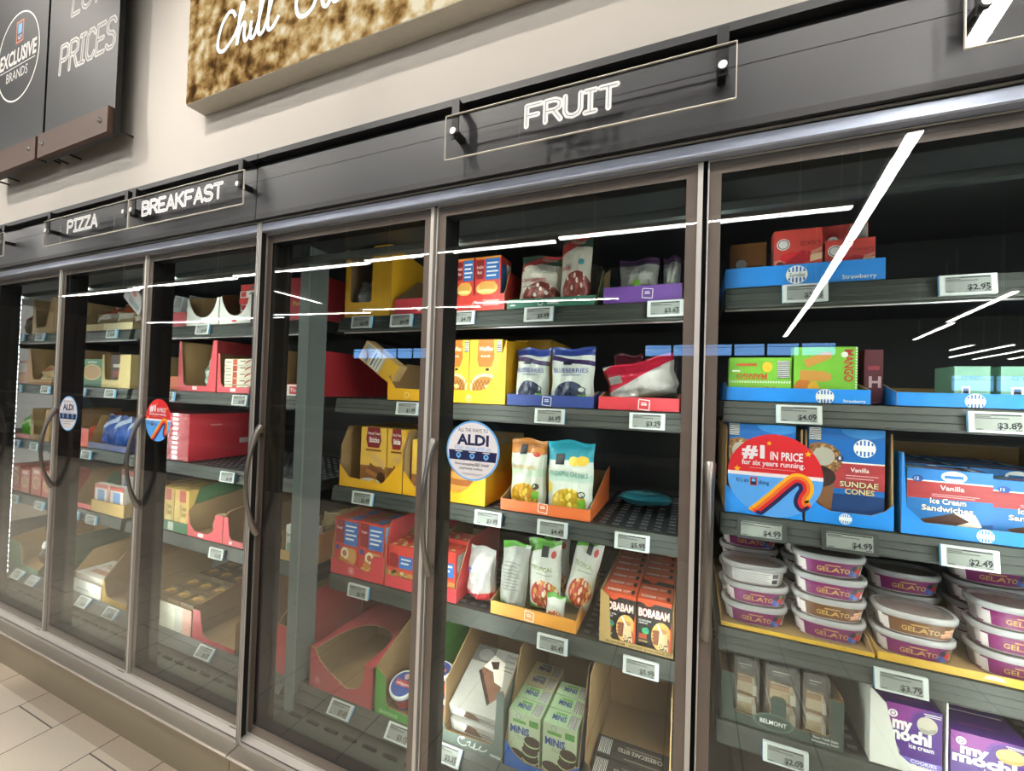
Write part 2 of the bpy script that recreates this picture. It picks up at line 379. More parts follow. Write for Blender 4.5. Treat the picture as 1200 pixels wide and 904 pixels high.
HANDLE = handle_data()
def door(case, k):
    x0 = k*W; x1 = x0+.769; b = MB()
    L, Rr, T, B = .030, .026, .031, .037
    y0, y1 = .003, .048
    b.box(x0+.003, x0+L, y0, y1, DB, DT, TAUPE, right=GASKET); b.box(x1-.012-Rr, x1-.012, y0, y1, DB, DT, TAUPE, left=GASKET)
    b.box(x0+L, x1-.012-Rr, y0, y1, DT-T, DT, TAUPE, bottom=GASKET); b.box(x0+L, x1-.012-Rr, y0, y1, DB, DB+B, TAUPE, top=GASKET)
    b.box(x0+.003, x1-.012, .0022, .003, DT-.014, DT-.0005, mat('5d5350', .45))
    d = b.build('door', case)
    b = MB(); b.box(x0, x0+.003, -.003, .046, DB, DT, ALU_L); b.box(x0, x1, -.003, .046, DT, DT+.0025, ALU_L); b.box(x0, x1, -.003, .046, DB-.003, DB, ALU_L)
    b.box(x1-.012, x1, -.004, .046, DB, DT, ALU_L); b.build('edge_trim', d)
    b = MB(); b.box(x0+.003, x1-.012, -.002, .0016, DB+.001, DT-.001, GLASS); b.box(x0+L-.002, x1-.010-Rr, .028, .0315, DB+B-.002, DT-T+.002, GLASS); b.build('glass_pane', d)
    b = MB(); b.box(x1-.08, x1-.03, -.006, .03, DB-.018, DB-.004, NICKEL); b.build('hinge', d)
    link('handle', HANDLE, d, (x0+.019, 0, 0))
    return d
def case_run(x0, x1, ks, label, posts, lab_left):
    c = thing('freezer_case', label, 'freezer', (0, 0, 0))
    b = MB(); b.box(x0, x1, 1.0, 1.05, .02, 2.39, CASEW); b.build('back_wall', c)
    b = MB(); b.box(x0, x1, .05, 1.0, 2.168, 2.2, mat('4a4c4c', .4, .5, var=.6, scale=420)); b.box(x0, x1, .10, .125, 2.028, 2.052, mat('454b48', .45)); b.box(x0, x1, .97, 1.0, .3, 2.165, CASEW); b.build('top_panel', c)
    b = MB(); b.prism_x([(.200, .287), (.93, .287), (.93, .20), (.205, .20), (.166, .228), (.162, .236), (.172, .250), (.1735, .249), (.186, .265), (.1845, .268)], x0+.03, x1-.03, LIP); b.build('bottom_deck', c)
    b = MB(); b.box(x0, x1, .05, 1.0, .10, .19, mat('4e544c', .4)); 
    for i in range(int((x1-x0)/.095)): b.box(x0+.05+i*.095, x0+.11+i*.095, .145, .155, .192, .2, GASKET)
    b.build('air_grille', c)
    # base: aluminium sill, sloping steel ledge with a rounded lip, kick plate
    b = MB(); b.box(x0, x1, -.030, .05, .196, .2015, ALU_L); b.box(x0, x1, -.030, -.026, .168, .200, ALU_L); b.box(x0, x1, -.026, .05, .166, .196, mat('8d867c', .4, .6)); b.build('sill', c)
    b = MB(); b.prism_x([(-.028, .181), (-.072, .174), (-.078, .170), (-.078, .164), (-.070, .158), (-.028, .158)], x0, x1, STEEL); b.build('ledge', c)
    b = MB(); b.box(x0, x1, -.062, -.02, .0, .165, KICK); b.build('kick_plate', c)
    # head: silver rail, chamfered header with its top channel
    b = MB(); b.prism_x([(-.030, 2.120), (-.026, 2.1165), (.0, 2.1165), (.0, 2.149), (-.026, 2.149), (-.030, 2.146)], x0, x1, RAIL); b.box(x0, x1, .0, .06, 2.118, 2.16, GASKET); b.build('top_rail', c)
    b = MB(); b.prism_x([(-.036, 2.152), (-.036, 2.156), (-.030, 2.172), (-.0505, 2.172), (-.0505, 2.352), (-.02, 2.352), (.1, 2.352), (.1, 2.150)], x0, x1, HEADER)
    b.box(x0, x1, -.052, -.03, 2.155, 2.173, HDARK); b.box(x0, x1, -.038, -.03, 2.1495, 2.153, mat('8f8d84', .4, .5)); b.box(x0, x1, -.0512, -.0505, 2.300, 2.3015, GASKET); b.build('header_panel', c)
    b = MB(); b.box(x0, x1, -.02, .1, 2.352, 2.39, BLACK); b.box(x0, x1, -.051, .1, 2.388, 2.409, mat('2a2a2b', .5)); b.build('header_channel', c)
    for k in ks + [ks[-1]+1]:
        xb = k*W-.006
        if (k == ks[0] and not lab_left) or (lab_left and k == 3): continue
        b = MB(); b.box(xb-.030, xb+.030, .052, .095, .19, 2.12, GASKET); m_ = b.build('mullion', c)
        b = MB(); n = 56
        for i in range(n):
            z = .33+i*(1.72/n)
            b.box(xb+.006, xb+.021, .0952, .0985, z, z+.017, LED); b.box(xb-.021, xb-.006, .0952, .0985, z, z+.017, LED)
        b.build('led_strip', m_)
    if lab_left:
        b = MB(); b.box(2.31, 2.3375, .052, .095, .20, 2.12, GASKET); b.build('mullion', c)
    for x in posts:
        b = MB(); b.box(x-.02, x+.02, .165, .265, .19, 2.12, GREYP); b.box(x-.024, x+.024, .158, .166, .19, 2.12, mat('8b9796', .4)); b.build('post', c)
    for k in ks: door(c, k)
    return c
caseA = case_run(-1.56, 2.338, [-2, -1, 0, 1, 2], 'left run of the glass-door freezer under the pizza and breakfast signs', [-.76], True)
caseB = case_run(2.342, 5.46, [3, 4, 5, 6], 'right run of the glass-door freezer under the fruit sign', [2.367, 3.905], False)
b = MB(); b.box(2.329, 2.353, -.034, -.031, .185, 2.1485, ALU_L); b.box(2.333, 2.337, -.037, -.034, .185, 2.1485, ALU); b.box(2.345, 2.349, -.037, -.034, .185, 2.1485, ALU); b.box(2.3385, 2.3415, -.031, .05, .20, 2.1485, GASKET)
b.build('joint_trim', caseB)
xb = 2.34
b = MB(); b.box(2.3425, 2.364, .052, .095, .20, 2.12, GASKET); m_ = b.build('mullion', caseB)
for z in Z:
    shelf(caseA, -1.5, -.80, z); shelf(caseA, -.72, .755, z); shelf(caseA, .805, 2.285, z); shelf(caseB, 2.405, 3.845, z)
for z in Z5: shelf(caseB, 3.965, 5.40, z)

# ------------------------------------------------------------------ wall above: lightbox, hanging banners
def food_mat():
    m = bpy.data.materials.new('backlit_food_picture'); m.use_nodes = True; nt = m.node_tree; N = nt.nodes.new; L = nt.links.new
    nt.nodes.remove(nt.nodes['Principled BSDF'])
    tc = N('ShaderNodeTexCoord'); n1 = N('ShaderNodeTexNoise'); n1.inputs['Scale'].default_value = 2.2; n1.inputs['Detail'].default_value = 2
    v = N('ShaderNodeTexVoronoi'); v.inputs['Scale'].default_value = 19; n2 = N('ShaderNodeTexNoise'); n2.inputs['Scale'].default_value = 22; n2.inputs['Detail'].default_value = 9
    L(tc.outputs['Object'], n1.inputs['Vector']); L(tc.outputs['Object'], v.inputs['Vector']); L(tc.outputs['Object'], n2.inputs['Vector'])
    a = N('ShaderNodeMath'); a.operation = 'MULTIPLY_ADD'; a.inputs[1].default_value = -.30; L(v.outputs['Distance'], a.inputs[0]); L(n2.outputs['Fac'], a.inputs[2])
    s = N('ShaderNodeMath'); s.operation = 'MULTIPLY_ADD'; s.inputs[1].default_value = .9; L(n1.outputs['Fac'], s.inputs[0]); L(a.outputs[0], s.inputs[2])
    sep = N('ShaderNodeSeparateXYZ'); L(tc.outputs['Object'], sep.inputs[0])
    gx = N('ShaderNodeMapRange'); gx.inputs['From Min'].default_value = -1.2; gx.inputs['From Max'].default_value = -.55; gx.inputs['To Min'].default_value = -.26; gx.inputs['To Max'].default_value = .03
    L(sep.outputs['X'], gx.inputs['Value'])
    s2 = N('ShaderNodeMath'); s2.operation = 'ADD'; L(s.outputs[0], s2.inputs[0]); L(gx.outputs[0], s2.inputs[1])
    cr = N('ShaderNodeValToRGB'); e = cr.color_ramp.elements
    e[0].position = .42; e[0].color = (*rgb('4a3420'), 1); e[1].position = .95; e[1].color = (*rgb('f2e6c6'), 1)
    for p, c in ((.55, '755630'), (.66, 'a88450'), (.78, 'ceb07a')): q = cr.color_ramp.elements.new(p); q.color = (*rgb(c), 1)
    L(s2.outputs[0], cr.inputs[0]); em = N('ShaderNodeEmission'); em.inputs[1].default_value = SIGN_E; L(cr.outputs[0], em.inputs[0])
    L(em.outputs[0], nt.nodes['Material Output'].inputs[0]); return m
LBX0, LBX1, LBZ0, LBZ1 = 1.921, 4.35, 2.679, 3.75
t = thing('lightbox_sign', 'large backlit food picture lightbox with white script lettering on the wall', 'sign', ((LBX0+LBX1)/2, 0, LBZ0))
hx = (LBX1-LBX0)/2
LBS = mat('c9c3b6', .6)
b = MB(); b.box(-hx, hx, -.074, -.001, 0, LBZ1-LBZ0, LBS); b.build('casing', t)
b = MB(); b.box(-hx+.003, hx-.003, -.0765, -.0745, .003, LBZ1-LBZ0-.003, food_mat()); b.build('picture_panel', t)
def catmull(P, n=8):
    out = []
    for i in range(len(P)-1):
        p0, p1, p2, p3 = P[max(i-1, 0)], P[i], P[i+1], P[min(i+2, len(P)-1)]
        for k in range(n):
            s = k/n
            out.append(tuple(.5*((2*p1[j])+(-p0[j]+p2[j])*s+(2*p0[j]-5*p1[j]+4*p2[j]-p3[j])*s*s+(-p0[j]+3*p1[j]-3*p2[j]+p3[j])*s**3) for j in (0, 1)))
    return out+[P[-1]]
SCRIPT = emit('lit_script', (0.80, 0.97, 1.0), 1.25)
strokes = [  # metres from the word's left end, height above the baseline: a hand-written "Chill Out"
    [(.150, .158), (.128, .192), (.092, .196), (.045, .150), (.018, .085), (.014, .035), (.034, .006), (.070, .004), (.112, .030), (.150, .062)],
    [(.150, .062), (.188, .130), (.212, .196), (.205, .214), (.190, .196), (.178, .120), (.168, .004), (.186, .070), (.212, .104), (.226, .092), (.222, .040), (.232, .008), (.256, .018), (.280, .060)],
    [(.276, .098), (.268, .040), (.276, .008), (.298, .012), (.318, .050), (.352, .150), (.366, .205), (.352, .214), (.340, .170), (.330, .050), (.338, .010), (.362, .014), (.384, .050), (.420, .150), (.434, .208), (.420, .216), (.408, .170), (.398, .050), (.408, .010), (.440, .020), (.476, .062)],
    [(.270, .142), (.276, .146)],
    [(.700, .190), (.650, .196), (.606, .140), (.594, .070), (.612, .016), (.656, .002), (.706, .030), (.738, .100), (.734, .170), (.706, .198), (.690, .176), (.720, .150), (.760, .140)],
    [(.772, .104), (.764, .040), (.780, .006), (.806, .016), (.836, .104), (.828, .040), (.842, .008), (.872, .020), (.902, .066)],
    [(.936, .190), (.922, .060), (.930, .012), (.956, .012), (.984, .050)], [(.896, .128), (.976, .140)]]
for s in strokes:
    b = MB(); fr = Frame(b, (2.105-(LBX0+LBX1)/2, -.077, .158), (1, 0, 0), (0, 0, 1), (0, -1, 0))
    fr.ribbon(catmull([(x*.74, y*.74) for x, y in s]), .0155, SCRIPT); b.build('script_letter', t)
SLATE = mat('202226', .55, var=.06, scale=4); BAR = mat('4d3324', .6, var=.12, scale=22); CHALK = mat('d5d4d0', .7)
def banner(x0, x1, label, art):
    t = thing('hanging_banner', label, 'banner', ((x0+x1)/2, 0, 2.67)); h = (x1-x0)/2
    b = MB(); b.box(-h, h, -.078, -.056, .0, 1.30, SLATE, right=BLACK, left=BLACK, back=BLACK); b.build('board', t)
    b = MB(); b.box(-h-.004, h-.008, -.100, -.0785, .0, .122, BAR); bar = b.build('wooden_bar', t)
    for q in (-h+.045, h-.075):
        b = MB(); b.tube([(q, -.100, .066), (q, -.105, .066), (q, -.1051, .066), (q, -.110, .066)], [.011, .011, .006, .006], ALU, 14); b.build('bolt', bar)
    for q, z in ((-h+.18, .012), (h-.01, .03), (-h+.05, .012)):
        b = MB(); b.cyl((q, 0, z), .005, (0, -1, 0), .057, BLACK, 8); b.build('standoff_rod', t)
    if art:
        b = MB(); fr = Frame(b, (-h, -.078, 0), (2*h, 0, 0), (0, 0, 1.30), (0, -1, 0)); art(fr); b.build('emblem', t)
    return t
def art_excl(fr):
    w, h = fr.U.length, fr.V.length
    fr.ell(.5, .50, .245/w, .255/h, mat('35383c', .55)); fr.ell(.5, .50, .245/w, .255/h, SLATE, 30, 168, 372)
    fr.ring(.5, .50, .243, .252, WHITE, 56)
    fr.rect(.455, .560, .585, .655, mat('d07a3c', .5)); fr.rect(.47, .568, .57, .647, mat('20346e', .5)); fr.rect(.487, .60, .553, .642, mat('6fb6e0', .5)); fr.text('ALDI', .485, .574, .018, WHITE, w=.07)
    fr.text('EXCLUSIVE', .17, .475, .062, CHALK, w=.66, off=.035, shear=.1); fr.rect(.19, .458, .81, .462, CHALK); fr.text('BRANDS', .31, .405, .042, CHALK, w=.38, off=.0)
t_ = banner(.728, 1.392, 'slate grey banner reading LOW PRICES with a brown wooden bottom bar', None)
for s, z, h, a0, w in (('LOW', .535, .095, .34, .46), ('PRICES', .325, .105, .19, .76)):
    b = MB(); fr = Frame(b, (-.332, -.078, 0), (.664, 0, 0), (0, 0, 1.30), (0, -1, 0)); fr.inline(s, a0, a0+w, z, z+h, .026, CHALK, .0045, SLATE, slant=.12); b.build('lettering', t_)
banner(.035, .705, 'slate grey banner with the round EXCLUSIVE BRANDS emblem and a brown wooden bottom bar', art_excl)

# ------------------------------------------------------------------ clear aisle signs hung on the header
def aisle_sign(x0, word, a0, a1, label, hooks=(.028, .028)):
    t = thing('aisle_sign', label, 'sign', (x0+.373, -.1, 2.194)); w = .746; h = .128
    b = MB(); b.box(-w/2, w/2, -.0025, .0025, 0, h, ACRYL)
    p = b.build('acrylic_panel', t)
    b = MB(); e = .0016
    b.box(-w/2, w/2, -.0027, .0027, -.0008, e, ACEDGE); b.box(-w/2, w/2, -.0027, .0027, h-e*.5, h+.0008, ACEDGE); b.box(-w/2-.0008, -w/2+e*.6, -.0027, .0027, 0, h, ACEDGE); b.box(w/2-e*.6, w/2+.0008, -.0027, .0027, 0, h, ACEDGE)
    b.build('polished_edge', p)
    if word:
        b = MB(); fr = Frame(b, (-w/2, -.0028, 0), (w, 0, 0), (0, 0, h), (0, -1, 0))
        LW = mat('e4e4e2', .5); fr.inline(word, a0+.012, a1-.012, .34, .76, .0145, LW, .0016, mat('5a5a5c', .5)); b.build('lettering', t)
    for x in (-w/2+hooks[0], w/2-hooks[1]):
        b = MB(); b.slab([(.003, .06), (.006, .06), (.006, .1695), (.0795, .1695), (.0795, .1725), (.003, .1725)], (x+.012, 0, 0), (0, 1, 0), (0, 0, 1), (1, 0, 0), .024, BLACK, BLACK); b.box(x-.009, x+.009, .006, .0485, .070, .086, BLACK)
        hk = b.build('hanger', t)
        b = MB(); b.cyl((x, -.0026, .078), .0095, (0, -1, 0), .006, ALU, 16); b.build('knob', hk)
aisle_sign(3.204, 'FRUIT', .325, .665, 'clear hanging sign with white letters reading FRUIT')
aisle_sign(1.594, 'BREAKFAST', .135, .855, 'clear hanging sign with white letters reading BREAKFAST')
aisle_sign(.8455, 'PIZZA', .305, .68, 'clear hanging sign with white letters reading PIZZA')
aisle_sign(-.352, None, 0, 0, 'clear hanging sign cut off by the left edge of the photo')
aisle_sign(4.327, None, 0, 0, 'clear hanging sign at the upper right corner with a bright light streak mirrored in it')

# ------------------------------------------------------------------ round stickers on the doors
NAVY = mat('1d2350', .45); SKY = mat('6fb4f0', .45); STW = mat('e9e4e6', .45); RED = mat('d8282e', .45); CYANB = mat('57a8f2', .45); GOLD = mat('f2b21f', .45); ORNG = mat('e8752c', .45)
def sticker_base(name, label, cx, cz):
    t = thing(name, label, 'sticker', (cx, -.0022, cz)); b = MB(); r = .0895; n = 64
    ring = lambda y: [(r*math.cos(2*math.pi*i/n), y, r*math.sin(2*math.pi*i/n)) for i in range(n)]
    return t, b, r, ring
def aldi_sticker(cx, label):
    t, b, r, ring = sticker_base('round_sticker', label, cx, 1.353)
    b.loft([ring(-.0006), ring(0)], SKY, None, None, False); b.face(ring(-.0006), SKY); b.build('disc', t)
    b = MB(); f = Frame(b, (-r, -.0006, -r), (2*r, 0, 0), (0, 0, 2*r), (0, -1, 0))
    f.circ(.5, .5, r*.94, STW, 56)
    f.poly([(.044, .50), (.956, .50), (.935, .335), (.065, .335)], NAVY)
    f.text('ALL THE WAYS TO', .22, .815, .06, INK, w=.56, off=.004); f.text('ALDI', .20, .60, .17, NAVY, w=.60, off=.04); f.text('Visit shop.aldi.us', .16, .515, .065, SKY, w=.68, off=.0, shear=.3)
    for a in (.24, .5, .76):
        f.circ(a, .415, .0085, SKY, 18); f.poly([(a-.038, .40), (a, .352), (a+.038, .40)], SKY); f.circ(a, .418, .0035, NAVY, 12); f.rect(a-.065, .472, a+.065, .487, STW)
    f.text('Now accepting EBT SNAP', .18, .255, .045, INK, w=.64, off=.002); f.text('payments online.', .27, .185, .045, INK, w=.44, off=.002)
    f.rect(.30, .12, .70, .126, mat('9a989c', .5)); f.rect(.34, .10, .66, .106, mat('9a989c', .5)); b.build('print', t)
def star(f, a, b_, r, m):
    f.poly([(a+(r if i % 2 == 0 else r*.42)*math.sin(math.pi*i/5), b_+(r if i % 2 == 0 else r*.42)*math.cos(math.pi*i/5)) for i in range(10)], m)
def price_sticker(cx, label):
    t, b, r, ring = sticker_base('round_sticker', label, cx, 1.360); r = .094
    n = 64; ring = lambda y: [(r*math.cos(2*math.pi*i/n), y, r*math.sin(2*math.pi*i/n)) for i in range(n)]
    b.loft([ring(-.0006), ring(0)], RED, None, None, False); b.face(ring(-.0006), RED); b.build('disc', t)
    b = MB(); f = Frame(b, (-r, -.0006, -r), (2*r, 0, 0), (0, 0, 2*r), (0, -1, 0))
    hb = .50
    f.ell(.5, .5, .5, .5, STW, 48, 177, 363); f.ell(.5, .5, .5, .5, CYANB, 48, 182, 358)
    def wave(w, m, off, ks=None):
        pts = catmull([(.24, -.03), (.36, .09), (.50, .24), (.63, .39), (.725, .475), (.81, .455), (.835, .365), (.795, .275), (.785, .205), (.82, .165), (.885, .18)], 8)
        # offset to the right-hand side
        q = []
        for i, p in enumerate(pts):
            p0, p1 = pts[max(i-1, 0)], pts[min(i+1, len(pts)-1)]; dx, dy = p1[0]-p0[0], p1[1]-p0[1]; l = math.hypot(dx, dy) or 1
            a_, b_ = p[0]+dy/l*off, p[1]-dx/l*off
            d_ = math.hypot(a_-.5, b_-.5)
            if d_ > .488: a_, b_ = .5+(a_-.5)*.488/d_, .5+(b_-.5)*.488/d_
            q.append((a_, b_))
        f.ribbon(q, w*2*r, m)
    wave(.042, GOLD, -.054); wave(.042, ORNG, -.018); wave(.042, RED, .018); wave(.042, NAVY, .054)
    f.text('#1', .155, .71, .145, STW, w=.245, off=.05); f.text('IN PRICE', .46, .695, .095, STW, w=.335, off=.028); f.text('for six years running.', .155, .615, .062, STW, w=.66, off=.02)
    f.rect(.24, .575, .72, .581, mat('e8a0a0', .5))
    star(f, .445, .89, .032, GOLD); star(f, .845, .79, .04, GOLD); star(f, .105, .555, .045, GOLD)
    f.text("It's an", .10, .395, .05, NAVY, w=.13, off=.003); f.rect(.245, .36, .325, .465, mat('c86a55', .5)); f.rect(.255, .37, .315, .455, NAVY); f.rect(.265, .41, .305, .445, SKY); f.text('thing.', .34, .385, .05, NAVY, w=.12, off=.003); b.build('print', t)
aldi_sticker(3.273, 'round white and navy sticker with sky blue rim on the door under the FRUIT sign')
aldi_sticker(.911, 'round white and navy sticker with sky blue rim on the door under the PIZZA sign')
price_sticker(4.051, 'round red and blue price sticker in front of the ice cream cone trays')
price_sticker(1.690, 'round red and blue price sticker in front of the big red wrapped box')

# ------------------------------------------------------------------ builders for the goods
def tray(name, label, x0, x1, y, z, d, front, hb, out, inn, art=None, side=None, group=None, cat='carton tray', top=None, t=.004, side_art=None, sideout=None):
    """open carton: front = outline list in metres from the lower left, hb = back height, side = (y, z) outline of the sides"""
    w = x1-x0; b = MB(); sideout = sideout or out
    hl = max([p[1] for p in front if p[0] < .02] or [.05]); hr = max([p[1] for p in front if p[0] > w-.02] or [.05])
    b.slab(front, (-w/2, 0, 0), (1, 0, 0), (0, 0, 1), (0, -1, 0), t, out, inn)
    for sgn, h in ((-1, hl), (1, hr)):
        so = side or [(0, 0), (d, 0), (d, hb), (min(d*.35, hb*1.6), hb), (0, h)]
        so = [(max(p[0], t), p[1]) for p in so]
        b.slab(so, (sgn*w/2, 0, 0), (0, 1, 0), (0, 0, 1), (sgn, 0, 0), t, sideout, inn)
    b.slab([(-w/2+t, 0), (w/2-t, 0), (w/2-t, hb), (-w/2+t, hb)], (0, d, 0), (1, 0, 0), (0, 0, 1), (0, 1, 0), t, sideout, inn)
    b.box(-w/2+t, w/2-t, t, d-t, 0, t*.7, inn)
    if top: b.box(-w/2, w/2, d*top, d, hb, hb+t, out)
    if art: art(Frame(b, (-w/2, 0, 0), (w, 0, 0), (0, 0, max(p[1] for p in front)), (0, -1, 0)))
    if side_art: side_art(Frame(b, (w/2, 0, 0), (0, d, 0), (0, 0, hb), (1, 0, 0)))
    o = b.build(name, None, ((x0+x1)/2, y, z+.0015)); return tag(o, label, cat, group)
def strip(w, h): return [(0, 0), (w, 0), (w, h), (0, h)]
def notch(w, h, hm, a0, a1, s=.02):
    """front with tall corners and a low middle between a0 and a1 (sloped over s)"""
    return [(0, 0), (w, 0), (w, h), (a1+s, h), (a1, hm), (a0, hm), (a0-s, h), (0, h)]
_pk = {}
def pack(name, label, x0, x1, y, z, h, d, m, art=None, rz=0, rx=0, ry=0, group=None, cat='food box', key=None, sides=None, **over):
    w = x1-x0; k = (key, round(w, 3), round(h, 3), round(d, 3)) if key else None
    if k and k in _pk: me = _pk[k]
    else:
        b = MB(); b.box(-w/2, w/2, 0, d, 0, h, m, **over)
        if art: art(b.frames(-w/2, w/2, 0, d, 0, h))
        me = b.data(name)
        if k: _pk[k] = me
    o = link(name, me, None, ((x0+x1)/2, y, z+.005), (R_(rx), R_(ry), R_(rz))); return tag(o, label, cat, group)

_bm = {}
def bagmat(key, base, bands=(), fruit=None, tint=None, rough=.28, specks=None):
    """printed film: colour bands up the bag (v), an optional heap of fruit (ellipse of cells)"""
    if key in _bm: return _bm[key]
    m = bpy.data.materials.new('bag_'+key); m.use_nodes = True; nt = m.node_tree; N = nt.nodes.new; L = nt.links.new; p = nt.nodes['Principled BSDF']
    uv = N('ShaderNodeUVMap'); sp = N('ShaderNodeSeparateXYZ'); L(uv.outputs[0], sp.inputs[0])
    def mix(f, a, bcol):
        x = N('ShaderNodeMix'); x.data_type = 'RGBA'; L(f, x.inputs[0])
        if isinstance(a, tuple): x.inputs[6].default_value = (*a, 1)
        else: L(a, x.inputs[6])
        if isinstance(bcol, tuple): x.inputs[7].default_value = (*bcol, 1)
        else: L(bcol, x.inputs[7])
        return x.outputs[2]
    def math_(op, a, b_=None, c=None):
        x = N('ShaderNodeMath'); x.operation = op
        for i, q in enumerate((a, b_, c)):
            if q is None: continue
            if isinstance(q, (int, float)): x.inputs[i].default_value = q
            else: L(q, x.inputs[i])
        return x.outputs[0]
    cur = rgb(base)
    for v0, v1, c, slope in bands:
        s = math_('MULTIPLY_ADD', sp.outputs['X'], -slope, sp.outputs['Y'])
        f = math_('MULTIPLY', math_('GREATER_THAN', s, v0), math_('LESS_THAN', s, v1)); cur = mix(f, cur, rgb(c))
    if fruit:
        cu, cv, ru, rv, cols, sc = fruit
        vo = N('ShaderNodeTexVoronoi'); vo.inputs['Scale'].default_value = sc; L(uv.outputs[0], vo.inputs['Vector'])
        sr = N('ShaderNodeSeparateXYZ'); L(vo.outputs['Color'], sr.inputs[0]); cr = N('ShaderNodeValToRGB'); cr.color_ramp.interpolation = 'CONSTANT'
        e = cr.color_ramp.elements; e[0].color = (*rgb(cols[0]), 1); e[1].position = 1/len(cols); e[1].color = (*rgb(cols[1]), 1)
        for i in range(2, len(cols)): q = e.new(i/len(cols)); q.color = (*rgb(cols[i]), 1)
        L(sr.outputs['X'], cr.inputs[0])
        edge = math_('LESS_THAN', vo.outputs['Distance'], .52); 
        cc = mix(edge, tuple(.75*q for q in rgb(cols[1])), cr.outputs[0])
        du = math_('DIVIDE', math_('SUBTRACT', sp.outputs['X'], cu), ru); dv = math_('DIVIDE', math_('SUBTRACT', sp.outputs['Y'], cv), rv)
        rr = math_('ADD', math_('MULTIPLY', du, du), math_('MULTIPLY', dv, dv))
        cur = mix(math_('LESS_THAN', rr, 1.0), cur, cc)
    if isinstance(cur, tuple): p.inputs['Base Color'].default_value = (*cur, 1)
    else: L(cur, p.inputs['Base Color'])
    p.inputs['Roughness'].default_value = rough; p.inputs['Coat Weight'].default_value = .3; p.inputs['Coat Roughness'].default_value = .12
    tc = N('ShaderNodeTexCoord'); nz = N('ShaderNodeTexNoise'); nz.inputs['Scale'].default_value = 34; nz.inputs['Detail'].default_value = 3; L(tc.outputs['Object'], nz.inputs['Vector'])
    bp = N('ShaderNodeBump'); bp.inputs['Strength'].default_value = .5; bp.inputs['Distance'].default_value = .012; L(nz.outputs['Fac'], bp.inputs['Height']); L(bp.outputs[0], p.inputs['Normal']); L(bp.outputs[0], p.inputs['Coat Normal'])
    _bm[key] = m; return m
def bag(name, label, x0, x1, y, z, h, d, m, prints=(), rz=0, rx=0, ry=0, group=None, cat='frozen food bag', seed=1, back=None, pinch=.06):
    """filled pillow bag standing on its base: two bulged films meeting in side seams and flat crimped ends"""
    w = x1-x0; rr = random.Random(seed); b = MB(); NU, NV = 18, 24
    ph = [rr.uniform(0, 6.28) for _ in range(6)]
    def prof(u, v):
        a = max(0, 1-abs(2*u-1)**2.6)**.55; e = min(1, max(0, (v-.0)/.10))**.6*min(1, max(0, (.94-v)/.30))**.75
        wr = 1+.10*math.sin(9*u+5*v+ph[0])+.08*math.sin(17*v+4*u+ph[1])+.05*math.sin(23*u-11*v+ph[2])
        return d/2*a*e*wr
    def P(u, v, side):
        hw = w/2*(.86+.14*min(1, v/.2))*(1-pinch*math.sin(math.pi*min(1, v*1.0))+.02*math.sin(12*v+ph[3]))
        return Vector(((2*u-1)*hw, side*prof(u, v)+.004*math.sin(7*u+ph[4])*v*v, v*h+.005*math.sin(8*u+ph[5])*v**3))
    for side in (-1, 1):
        for i in range(NU):
            for j in range(NV):
                q = [(i/NU, j/NV), ((i+1)/NU, j/NV), ((i+1)/NU, (j+1)/NV), (i/NU, (j+1)/NV)]
                if side == 1: q = q[::-1]
                b.face([P(u, v, side) for u, v in q], m if side < 0 else (back or m), True, uv=q)
    for pr in prints:
        kind = pr[0]
        def S(u, v, lift=.0016):
            p = P(min(1, max(0, u)), min(1, max(0, v)), -1); return p+Vector((0, -lift, 0))
        if kind == 'text':
            _, s, u0, v0, hh, c, wd, off = pr
            vs_, fs, tw = text_geo(s, off); sx = wd/tw
            b.mesh([S(u0+X*sx, v0+Y*hh, .0022) for X, Y in vs_], fs, mat(c, .4))
        elif kind == 'rect':
            _, u0, v0, u1, v1, c = pr; n = 6
            for i in range(n):
                for j in range(4):
                    b.face([S(u0+(u1-u0)*a/n, v0+(v1-v0)*e/4) for a, e in ((i, j), (i+1, j), (i+1, j+1), (i, j+1))], mat(c, .4))
        elif kind == 'ell':
            _, cu, cv, ru, rv, c = pr; n = 20
            for i in range(n):
                t0, t1 = 2*math.pi*i/n, 2*math.pi*(i+1)/n
                b.face([S(cu, cv, .002), S(cu+ru*math.cos(t0), cv+rv*math.sin(t0), .002), S(cu+ru*math.cos(t1), cv+rv*math.sin(t1), .002)], mat(c, .4))
    o = b.build(name, None, ((x0+x1)/2, y+d*.64, z+.005), (R_(rx), R_(ry), R_(rz))); return tag(o, label, cat, group)

